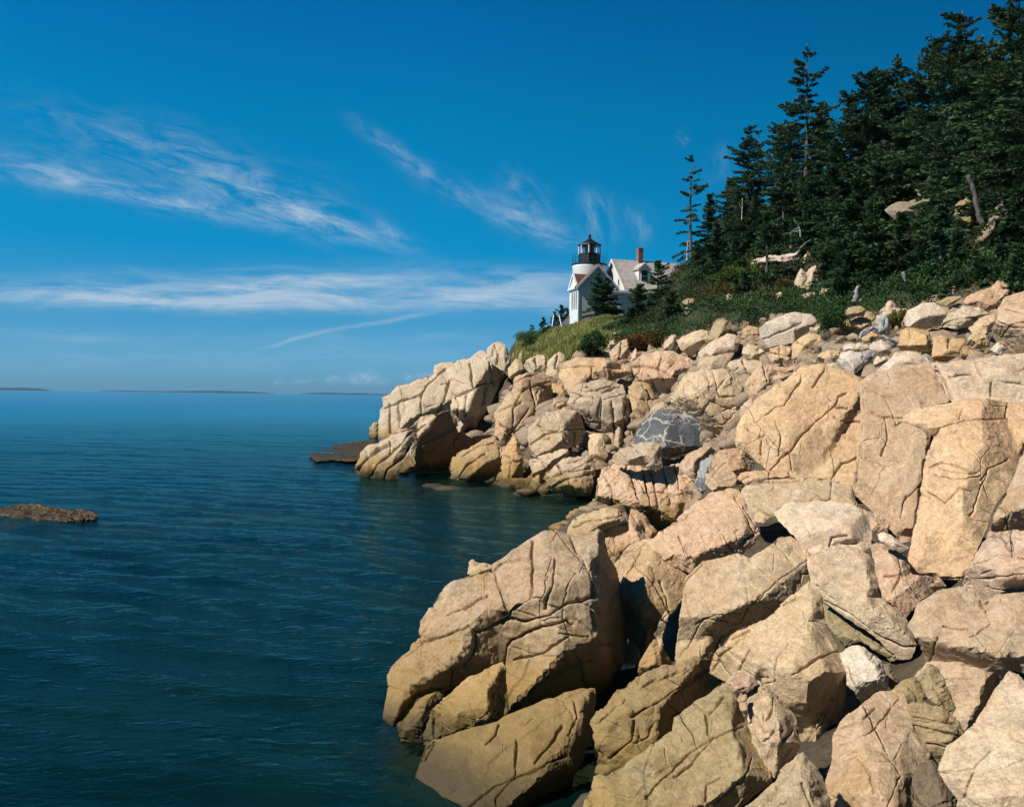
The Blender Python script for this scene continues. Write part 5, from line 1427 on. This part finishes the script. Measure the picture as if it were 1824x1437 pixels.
def wood(name, label, cat, d, paths, mat=M_DEAD, group=None):
    """paths: list of (pixel polyline string, start radius m, end radius m, depth wobble m)"""
    first = None
    V = []; Fc = []; off = 0
    for s, r0, r1, wob in paths:
        q = poly(s); m_ = len(q)
        fine = []
        for i in range(m_ - 1):
            for k in range(5):
                fine.append(q[i] + (q[i + 1] - q[i]) * k / 5)
        fine.append(q[-1]); fine = np.array(fine); m_ = len(fine)
        tt = np.linspace(0, 1, m_)
        w = P(fine[:, 0], fine[:, 1], d + wob * np.sin(tt * 2.5))
        w = w + .25 * r0 * np.c_[fbm(w * 4, 2, 3), fbm(w * 4 + 9, 2, 3), fbm(w * 4 + 19, 2, 3)]
        rr = r0 + (r1 - r0) * tt
        rr = rr * (1 + .3 * fbm(w * 7, 2, 8))
        V1, F1 = tube(w, rr * (.55 if cat == 'dead tree' else .8), 8)
        V += V1; Fc += [tuple(i + off for i in f) for f in F1]; off += len(V1)
    link(name, new_mesh(name, V, Fc, mat, True), None, label, cat, group)


wood('driftwood', 'twisted grey driftwood root lying against the banded orange boulder', 'driftwood', 30.2,
     [('L 275,1190 290,1130 340,1100 400,1080 470,1090', .05, .10, .2), ('L 480,1120 470,1060 490,1010 535,990', .14, .10, .2), ('L 530,1130 535,1060 530,1000', .13, .07, -.2), ('L 400,1080 370,1095 300,1150', .05, .03, .1)])
wood('driftwood', 'forked pale driftwood branch lying below the twisted grey root', 'driftwood', 28.2,
     [('L 455,1160 520,1165 570,1200 620,1220', .04, .06, 0), ('L 620,1220 590,1250 575,1273', .05, .03, .1), ('L 490,1150 540,1190 600,1210', .04, .04, -.1)])
wood('driftwood_stump', 'upright silvery driftwood stump among the shrubs, left of the smaller one', 'driftwood', 38.5,
     [('L 225,830 240,780 245,740 250,700 262,692', .16, .07, 0), ('L 280,830 262,790 258,740 275,705', .13, .05, .1), ('L 215,740 245,745', .05, .05, 0), ('L 205,830 240,800 285,825', .08, .08, 0)], group='silvery stumps in the shrubs')
wood('driftwood_stump', 'smaller silvery stump higher among the shrubs at right', 'driftwood', 35,
     [('L 668,560 690,590 712,640', .10, .06, 0), ('L 672,562 697,562 700,600', .08, .05, 0)], group='silvery stumps in the shrubs')
wood('dead_snag', 'pale broken snag standing at the foot of the lone sparse spruce', 'dead tree', 94,
     [('G 1385,300 1390,230 1395,135', .30, .12, 0), ('G 1395,145 1365,145', .10, .05, 0)])
wood('dead_snag', 'pale leaning bare trunk rising behind the tall lichened rock', 'dead tree', 37.5,
     [('E 1475,1060 1455,1000 1440,940 1425,860 1400,800', .22, .16, 0)], mat=M_BARK)
wood('dead_snag', 'bleached bare branches spreading at the foot of the bare-tipped spruce', 'dead tree', 60,
     [('K 1395,130 1390,60 1370,10 1330,-40', .10, .04, 0), ('K 1390,60 1320,75 1210,100', .07, .02, .3), ('K 1380,30 1300,70 1290,110', .05, .02, .3), ('K 1385,240 1440,190 1500,150', .08, .03, 0), ('K 1390,260 1330,285 1270,290', .06, .02, 0)])
wood('dead_snag', 'thin white dead stem between the small spruces left of the ragged one', 'dead tree', 74,
     [('E 362,1010 365,960 365,905', .10, .05, 0), ('E 362,960 350,930', .04, .02, 0)])
wood('dead_snag', 'grey dead twigs tangled at the foot of the leaning lichened rock', 'dead tree', 33,
     [('L 1300,460 1320,400 1360,380', .03, .01, 0), ('L 1320,430 1400,410 1500,400', .03, .01, .2), ('L 1340,460 1420,430 1520,440', .03, .01, .2), ('L 1330,400 1310,370', .02, .01, 0)])
# ------------------------------------------------------------------ lighthouse and keeper's house
U = np.array((.95, .312, 0)); Vd = np.array((-.312, .95, 0)); Zv = np.array((0, 0, 1.0))
O1 = P(1029, 585, 123.0)


class MB:
    def __init__(self, o):
        self.o = np.array(o); self.V = []; self.F = []

    def pt(self, u, v, z):
        return self.o + U * u + Vd * v + Zv * z

    def poly(self, pts, faces):
        n = len(self.V)
        self.V += [self.pt(*p) for p in pts]; self.F += [tuple(i + n for i in f) for f in faces]
        return self

    def box(self, u0, u1, v0, v1, z0, z1):
        p = [(u0, v0, z0), (u1, v0, z0), (u1, v1, z0), (u0, v1, z0), (u0, v0, z1), (u1, v0, z1), (u1, v1, z1), (u0, v1, z1)]
        return self.poly(p, [(3, 2, 1, 0), (4, 5, 6, 7), (0, 1, 5, 4), (1, 2, 6, 5), (2, 3, 7, 6), (3, 0, 4, 7)])

    def prism(self, prof, axis, a, b):
        """profile of (s, z) extruded along 'u' or 'v' from a to b"""
        n = len(prof)
        f = (lambda s, z, e: (e, s, z)) if axis == 'u' else (lambda s, z, e: (s, e, z))
        pts = [f(s, z, a) for s, z in prof] + [f(s, z, b) for s, z in prof]
        fc = [tuple(range(n))[::-1], tuple(range(n, 2 * n))] + [(i, (i + 1) % n, (i + 1) % n + n, i + n) for i in range(n)]
        return self.poly(pts, fc)

    def build(self, name, mat, parent, **k):
        me = new_mesh(name, self.V, self.F, mat)
        import bmesh
        bm = bmesh.new(); bm.from_mesh(me); bmesh.ops.recalc_face_normals(bm, faces=bm.faces); bm.to_mesh(me); bm.free()
        o = link(name, me, None, **k)
        o.parent = parent
        if parent:
            o.matrix_parent_inverse = Matrix.Translation(-Vector(parent.location))
        return o


def paint(name, c, rough=.6, var=.06, bump=.0):
    a = (c[0] * (1 - var), c[1] * (1 - var), c[2] * (1 - var), 1)
    return simple(name, a, (*c, 1), 1.3, rough, bump)


M_WHITE = paint('white_paint', (.80, .79, .75), .6, .07, .01)
M_TRIM = paint('white_trim', (.84, .84, .82), .5, .03)
M_BLACK = paint('black_iron', (.009, .013, .013), .5, .3)
M_BRICK, _t, _b, _o = material('chimney_brick')
_c = _t.add('ShaderNodeTexCoord').outputs['Object']
_k = _t.add('ShaderNodeTexBrick'); _k.inputs['Color1'].default_value = (.34, .10, .05, 1); _k.inputs['Color2'].default_value = (.24, .07, .04, 1)
_k.inputs['Mortar'].default_value = (.4, .33, .28, 1); _k.inputs['Scale'].default_value = 4.5
_t.l.new(_t.mapping(_c, rot=(math.pi / 2, 0, 0)), _k.inputs['Vector']); _t.l.new(_k.outputs[0], _b.inputs['Base Color']); _b.inputs['Roughness'].default_value = .9


def shingle(name, a, b, c):
    mt, t, bs, out = material(name)
    pos = t.add('ShaderNodeNewGeometry').outputs['Position']
    q = t.mapping(pos, rot=(0, 0, -math.atan2(.312, .95)))
    sp = t.add('ShaderNodeSeparateXYZ'); t.l.new(q, sp.inputs[0])
    cell = t.add('ShaderNodeCombineXYZ')
    row = t.math('FLOOR', t.math('MULTIPLY', sp.outputs[2], 5.5))
    colm = t.math('FLOOR', t.math('ADD', t.math('MULTIPLY', sp.outputs[0], 2.2), t.math('MULTIPLY', row, .5)))
    t.put(cell, 0, colm); t.put(cell, 1, row)
    wn = t.add('ShaderNodeTexWhiteNoise'); wn.noise_dimensions = '2D'; t.l.new(cell.outputs[0], wn.inputs['Vector'])
    col = t.mix(wn.outputs[0], a, b)
    col = t.mix(t.ramp(wn.outputs[0], .82, .9), col, c)
    fr = t.math('FRACT', t.math('MULTIPLY', sp.outputs[2], 5.5))
    bp = t.add('ShaderNodeBump'); bp.inputs['Distance'].default_value = .03; t.l.new(fr, bp.inputs['Height']); t.l.new(bp.outputs[0], bs.inputs['Normal'])
    t.l.new(col, bs.inputs['Base Color']); bs.inputs['Roughness'].default_value = .85
    return mt


M_ROOF = shingle('grey_pink_shingle', (.44, .38, .35, 1), (.56, .51, .48, 1), (.42, .30, .27, 1))
M_ROOFR = shingle('red_shingle', (.16, .06, .035, 1), (.21, .08, .05, 1), (.13, .05, .03, 1))
M_PANE, _t, _b, _o = material('window_pane')
_b.inputs['Base Color'].default_value = (.03, .045, .05, 1); _b.inputs['Roughness'].default_value = .06
M_GLASS = bpy.data.materials.new('lantern_glass'); M_GLASS.use_nodes = True
_t = NT(M_GLASS.node_tree); _o = _t.add('ShaderNodeOutputMaterial')
_a = _t.add('ShaderNodeBsdfTransparent'); _a.inputs[0].default_value = (.93, .95, .95, 1); _g = _t.add('ShaderNodeBsdfGlossy'); _g.inputs['Roughness'].default_value = .03
_m = _t.add('ShaderNodeMixShader'); _m.inputs[0].default_value = .07
_t.l.new(_a.outputs[0], _m.inputs[1]); _t.l.new(_g.outputs[0], _m.inputs[2]); _t.l.new(_m.outputs[0], _o.inputs[0])
M_LENS = paint('red_lens', (.75, .09, .12), .25, .2)


def root_at(name, p, label, cat, group=None):
    o = bpy.data.objects.new(name, None); COL.objects.link(o); o.location = tuple(p); tag(o, label, cat, group); return o


def window(par, o, u0, u1, v0, v1, z0, z1, wall, bars=True):
    """wall: 'f' faces -v (front), 'l' faces -u (left). returns frame with a pane child"""
    t = .07
    fm = MB(o); pn = MB(o)
    if wall == 'f':
        fm.box(u0 - t, u0, v0 - .05, v0 + .06, z0 - t, z1 + t).box(u1, u1 + t, v0 - .05, v0 + .06, z0 - t, z1 + t)
        fm.box(u0, u1, v0 - .05, v0 + .06, z1, z1 + t).box(u0 - .05, u1 + .05, v0 - .11, v0 + .06, z0 - t - .03, z0)
        zm = (z0 + z1) / 2
        fm.box(u0, u1, v0 - .035, v0 + .04, zm - .03, zm + .03)
        pn.box(u0, u1, v0 - .01, v0 + .02, z0, z1)
    else:
        fm.box(u0 - .05, u0 + .06, v0 - t, v0, z0 - t, z1 + t).box(u0 - .05, u0 + .06, v1, v1 + t, z0 - t, z1 + t)
        fm.box(u0 - .05, u0 + .06, v0, v1, z1, z1 + t).box(u0 - .10, u0 + .06, v0 - .03, v1 + .03, z0 - t - .03, z0)
        pn.box(u0 - .02, u0 + .02, v0, v1, z0, z1)
    f = fm.build('window', M_TRIM, par)
    p_ = pn.build('pane', M_PANE, f)
    p_.matrix_parent_inverse = Matrix.Identity(4) @ f.matrix_world.inverted()
    p_.parent = f
    p_.matrix_parent_inverse = (Matrix.Translation(Vector(par.location)) @ f.matrix_parent_inverse).inverted() if False else Matrix.Translation(Vector((0, 0, 0)))
    return f


# --- gabled annex in front of the tower
rt = root_at('gabled_annex', O1, 'white gabled annex in front of the lighthouse tower, three narrow windows in its side', 'building')
W1, D1, E1, H1 = 5.7, 3.0, 5.95, 8.85
mb = MB(O1)
mb.prism([(0, -2.5), (W1, -2.5), (W1, E1), (W1 / 2, H1), (0, E1)], 'v', 0, .5).box(0, W1, .503, D1 + .2, -2.5, E1)
mb.build('wall', M_WHITE, rt)
sl = (H1 - E1) / (W1 / 2)
mb = MB(O1)
for a, b in ((-.38, W1 / 2), (W1 + .38, W1 / 2)):
    za = E1 - .38 * sl
    mb.prism([(a, za + .02), (b, H1 + .02), (b, H1 + .22), (a, za + .22)], 'v', -.32, .5)
mb.build('roof', M_ROOFR, rt)
mb = MB(O1)      # rake boards, returns and frieze under the eaves
for a, b in ((-.40, W1 / 2), (W1 + .40, W1 / 2)):
    za = E1 - .40 * sl
    mb.prism([(a, za - .14), (b, H1 - .16), (b, H1 + .245), (a, za + .245)], 'v', -.40, -.325)
mb.box(-.02, W1 + .02, -.10, -.003, E1 - .30, E1 - .05)
mb.box(-.32, -.003, -.3, D1 + .3, E1 - .42, E1 - .2)
mb.box(-.03, .16, -.06, -.003, -2.4, E1 - .3).box(W1 - .16, W1 + .03, -.06, -.003, -2.4, E1 - .3)
mb.build('trim', M_TRIM, rt)
for v0 in (.42, 1.17, 1.92):
    window(rt, O1, -.002, 0, v0, v0 + .34, 2.9, 5.15, 'l')
window(rt, O1, W1 / 2 - .5, W1 / 2 + .5, -.003, 0, 3.0, 4.8, 'f')
# cross wing behind the gable: ridge runs sideways
mb = MB(O1)
mb.prism([(.55, E1 + .003), (3.18, E1 + .003), (1.86, 7.62)], 'u', .02, 5.2)
mb.build('wing_wall', M_WHITE, rt)
mb = MB(O1)
for a, b in ((.46, 1.86), (3.45, 1.86)):
    za = E1 - .1 if a < 1 else E1 - .22
    mb.prism([(a, za + .03), (b, 7.66), (b, 7.84), (a, za + .2)], 'u', .1, 5.2)
mb.build('wing_roof', M_ROOFR, rt)
mb = MB(O1)
for a, b in ((.46, 1.86), (3.45, 1.86)):
    za = E1 - .1 if a < 1 else E1 - .22
    mb.prism([(a, za - .1), (b, 7.5), (b, 7.9), (a, za + .26)], 'u', -.14, .095)
mb.build('wing_trim', M_TRIM, rt)

# --- the tower
TC = O1 + U * 5.03 + Vd * 8.0
TD = TC[1]


def lathe(c, prof, n=48, a0=0.0):
    V = []; Fc = []
    for r, z in prof:
        for k in range(n):
            th = a0 + 2 * math.pi * k / n
            V.append((c[0] + r * math.cos(th), c[1] + r * math.sin(th), z))
    for i in range(len(prof) - 1):
        for k in range(n):
            q = (k + 1) % n
            Fc.append((i * n + k, i * n + q, (i + 1) * n + q, (i + 1) * n + k))
    Fc.append(tuple(range(n))[::-1]); Fc.append(tuple((len(prof) - 1) * n + k for k in range(n)))
    return V, Fc


def zt(py):
    return float(P(1048.3, py, TD)[2])


pxm = TD / F
rt = root_at('lighthouse_tower', (TC[0], TC[1], O1[2]), 'round white lighthouse tower with a black lantern room and railed gallery', 'lighthouse')


def part(name, V, Fc, mat, parent=rt, smooth=False):
    o = link(name, new_mesh(name, V, Fc, mat, smooth), parent)
    o.matrix_parent_inverse = Matrix.Translation(-Vector(rt.location)) if parent is rt else Matrix.Identity(4)
    return o


zd = zt(474.5)
V, Fc = lathe(TC, [(30.8 * pxm, O1[2] - 3), (29.6 * pxm, zd - .5), (30.4 * pxm, zd - .25), (30.4 * pxm, zd - .02)], 64)
part('tower_wall', V, Fc, M_WHITE, smooth=True)
V, Fc = lathe(TC, [(30.2 * pxm, zd - .015), (31.4 * pxm, zd + .05), (31.4 * pxm, zd + .22), (30.0 * pxm, zd + .28)], 64)
part('gallery_deck', V, Fc, M_BLACK)
a8 = math.radians(22.5 + 14)
zb, zg, zr = zd + .28, zt(453.6), zt(438.3)
V, Fc = lathe(TC, [(19.6 * pxm, zb), (19.6 * pxm, zg - .12), (20.2 * pxm, zg - .1), (20.2 * pxm, zg)], 8, a8)
part('lantern_base', V, Fc, M_BLACK)
V, Fc = lathe(TC, [(18.9 * pxm, zg + .005), (18.9 * pxm, zr - .005)], 8, a8)
part('lantern_glass', V, Fc, M_GLASS)
V = []; Fc = []
for k in range(8):
    th = a8 + 2 * math.pi * k / 8
    V1, F1 = lathe((TC[0] + 19.3 * pxm * math.cos(th), TC[1] + 19.3 * pxm * math.sin(th)), [(.085, zg), (.085, zr)], 6)
    o_ = len(V); V += V1; Fc += [tuple(i + o_ for i in f) for f in F1]
part('glazing_bars', V, Fc, M_TRIM)
V, Fc = lathe(TC, [(.15, zg), (.55, zg + .06), (.72, zg + .3), (.72, zr - .25), (.5, zr - .06), (.1, zr - .02)], 24)
part('lens', V, Fc, M_LENS, smooth=True)
apex = zt(424.5)
V, Fc = lathe(TC, [(19.0 * pxm, zr), (21.4 * pxm, zr + .02), (21.0 * pxm, zr + .14), (12.0 * pxm, zr + (apex - zr) * .46), (4.5 * pxm, zr + (apex - zr) * .82), (2.2 * pxm, apex)], 8, a8)
ro = part('lantern_roof', V, Fc, M_BLACK)
ballz = zt(421.3)
V, Fc = lathe(TC, [(2.0 * pxm, apex - .02), (1.7 * pxm, apex + .12), (2.7 * pxm, ballz - .1), (2.9 * pxm, ballz + .08), (1.8 * pxm, ballz + .25), (.5 * pxm, ballz + .34)], 16)
part('vent_ball', V, Fc, M_BLACK, ro, True)
V, Fc = lathe(TC, [(.02, ballz + .3), (.012, zt(398))], 6)
part('lightning_rod', V, Fc, M_BLACK, ro)
# gallery railing: posts and two rails
V = []; Fc = []
rr = 30.2 * pxm
zt_ = zt(455.0)
for k in range(16):
    th = 2 * math.pi * k / 16 + .1
    V1, F1 = lathe((TC[0] + rr * math.cos(th), TC[1] + rr * math.sin(th)), [(.018, zd + .2), (.018, zt_)], 6)
    o_ = len(V); V += V1; Fc += [tuple(i + o_ for i in f) for f in F1]
for zz in (zt_, (zt_ * .62 + zd * .38), (zt_ * .3 + zd * .7)):
    ring = [(TC[0] + rr * math.cos(a), TC[1] + rr * math.sin(a), zz) for a in np.linspace(0, 2 * math.pi, 49)]
    V1, F1 = tube(ring, [.015] * 49, 5)
    o_ = len(V); V += V1; Fc += [tuple(i + o_ for i in f) for f in F1]
part('gallery_railing', V, Fc, M_BLACK)

# --- keeper's house
O2 = P(1114, 511, 127.0); O2[2] = O1[2]
EH = 20.05 - O2[2]; RH = 24.4 - O2[2]; W2 = 8.2; L2 = 11.3
rt2 = root_at('keepers_house', O2, 'white house with a long greyish-pink roof, brick chimney and one dormer beside the tower', 'house')
mb = MB(O2)
mb.prism([(0, -3), (W2, -3), (W2, EH), (W2 / 2, RH), (0, EH)], 'u', 0, L2)
mb.build('wall', M_WHITE, rt2)
sl = (RH - EH) / (W2 / 2)
mb = MB(O2)
for a, b in ((-.42, W2 / 2), (W2 + .42, W2 / 2)):
    za = EH - .42 * sl
    mb.prism([(a, za + .02), (b, RH + .02), (b, RH + .24), (a, za + .22)], 'u', -.36, L2 + .3)
rf = mb.build('roof', M_ROOF, rt2)
mb = MB(O2)
for a, b in ((-.44, W2 / 2), (W2 + .44, W2 / 2)):
    za = EH - .44 * sl
    mb.prism([(a, za - .16), (b, RH - .16), (b, RH + .265), (a, za + .245)], 'u', -.44, -.365)
mb.box(-.36, L2 + .3, -.50, -.425, EH - .62, EH - .26)
mb.build('trim', M_TRIM, rt2)
window(rt2, O2, -.002, 0, 2.0, 2.42, 20.55 - O2[2], 22.0 - O2[2], 'l')
window(rt2, O2, -.002, 0, 5.6, 6.0, 20.55 - O2[2], 22.0 - O2[2], 'l')
# lean-to along the front
mb = MB(O2)
mb.prism([(-1.7, -3), (-.003, -3), (-.003, EH - .62), (-1.7, EH - 1.0)], 'u', -3.4, L2 - .2)
mb.build('lean_to_wall', M_WHITE, rt2)
mb = MB(O2)
mb.prism([(-2.0, EH - 1.03), (-.004, EH - .6), (-.004, EH - .42), (-2.0, EH - .86)], 'u', -3.6, L2)
mb.build('lean_to_roof', M_ROOF, rt2)
mb = MB(O2)
mb.box(-3.6, L2, -2.06, -2.003, EH - 1.14, EH - .83).box(-3.45, -3.2, -1.76, -1.703, -3, EH - 1.1)
mb.build('lean_to_trim', M_TRIM, rt2)
# dormer
u0, u1, vf = 2.5, 4.35, .85
db, de, da = EH + sl * vf - .35, 22.95 - O2[2], 23.75 - O2[2]
um = (u0 + u1) / 2
vend = (da - EH) / sl
mb = MB(O2)
mb.poly([(u0, vf, db), (u1, vf, db), (u1, vf, de), (um, vf, da), (u0, vf, de), (u0, (de - EH) / sl + .1, de), (u1, (de - EH) / sl + .1, de), (um, vend + .1, da), (u0, vf + .5, db), (u1, vf + .5, db)],
        [(0, 1, 2, 3, 4), (0, 4, 5, 8), (1, 9, 6, 2), (4, 3, 7, 5), (3, 2, 6, 7), (8, 5, 6, 9), (5, 7, 6), (0, 8, 9, 1)])
dm = mb.build('dormer', M_WHITE, rt2)
mb = MB(O2)
for a in (u0 - .2, u1 + .2):
    k = (da - de) / (um - u0)
    za = de - .2 * k
    mb.prism([(a, za + .02), (um, da + .02), (um, da + .16), (a, za + .15)], 'v', vf - .2, vend)
mb.build('dormer_roof', M_ROOF, rt2)
mb = MB(O2)
for a in (u0 - .22, u1 + .22):
    za = de - .22 * k
    mb.prism([(a, za - .10), (um, da - .08), (um, da + .18), (a, za + .17)], 'v', vf - .26, vf - .205)
mb.build('dormer_trim', M_TRIM, rt2)
window(rt2, O2, u0 + .42, u1 - .42, vf - .003, 0, db + .42, de - .18, 'f')
mb = MB(O2)
mb.box(3.85, 4.6, W2 / 2 - .38, W2 / 2 + .38, RH - .6, 26.3 - O2[2]).box(3.79, 4.66, W2 / 2 - .44, W2 / 2 + .44, 26.303 - O2[2], 26.52 - O2[2])
mb.build('chimney', M_BRICK, rt2)

# --- bell frame, platform and hand rails left of the annex
M_CONC = paint('concrete', (.50, .43, .33), .9, .15, .02)
M_GALV = paint('galvanised_rail', (.50, .53, .56), .5, .1)


def tubes(name, segs, r, mat, parent=None, **k):
    V = []; Fc = []
    for a, b in segs:
        V1, F1 = tube([a, (np.array(a) + np.array(b)) / 2, b], [r] * 3, 6)
        o_ = len(V); V += V1; Fc += [tuple(i + o_ for i in f) for f in F1]
    return link(name, new_mesh(name, V, Fc, mat), parent, **k)


pa = PZ(980, 590, 0) * 0 + P(978, 591, 119)
V = []; Fc = []
c0, c1 = P(976, 590, 117), P(1002, 590, 117)
bx = MB(c0 - np.array((0, 0, 3.5)))
bx.box(0, 1.95, 0, 2.4, 0, 4.1).box(.12, 1.55, .15, 2.2, 4.103, 4.25)
link('concrete_platform', new_mesh('concrete_platform', bx.V, bx.F, M_CONC), None, 'small tan concrete platform at the top of the bank beside the annex', 'platform')
tubes('post_frame', [(P(983, 583, 118), P(986.5, 561, 118.6)), (P(1001, 584, 118), P(996, 561.5, 118.6)), (P(983, 583, 119.6), P(986.5, 561, 118.9)), (P(1001, 584, 119.6), P(996, 561.5, 118.9))], .075, M_TRIM,
      label='white A-shaped post frame standing on the concrete platform', cat='post frame')
seg = []
for a in np.linspace(0, 1, 7):
    x = 1003 + 11.5 * a; yb = 584 - 3 * a; yt = 573.5 - 11 * a
    seg.append((P(x, yb, 119 + 3 * a), P(x, yt, 119 + 3 * a)))
for q in (0, .5):
    seg.append((P(1003, 573.5 + 10 * q, 119), P(1014.5, 562.5 + 15 * q, 122)))
tubes('stair_railing', seg, .04, M_GALV, label='grey metal stair railing between the platform and the annex corner', cat='railing')
tubes('sign_post', [(P(1014.5, 598, 112), P(1014.5, 572, 112))], .03, M_GALV, label='thin grey pole on the bank in front of the annex corner', cat='pole')
# ------------------------------------------------------------------ sea air: far things fade to blue
def haze():
    bx = [(-9000, -60, -12), (9000, -60, -12), (9000, 9000, -12), (-9000, 9000, -12), (-9000, -60, 60), (9000, -60, 60), (9000, 9000, 60), (-9000, 9000, 60)]
    me = new_mesh('haze', bx, [(3, 2, 1, 0), (4, 5, 6, 7), (0, 1, 5, 4), (1, 2, 6, 5), (2, 3, 7, 6), (3, 0, 4, 7)])
    mt = bpy.data.materials.new('haze'); mt.use_nodes = True
    t = NT(mt.node_tree); out = t.add('ShaderNodeOutputMaterial'); v = t.add('ShaderNodeVolumePrincipled')
    v.inputs['Color'].default_value = (.42, .75, 1.0, 1); v.inputs['Density'].default_value = 0.00005; v.inputs['Anisotropy'].default_value = .2
    t.l.new(v.outputs[0], out.inputs['Volume']); me.materials.append(mt)
    link('haze', me, None, kind='stuff')


haze()
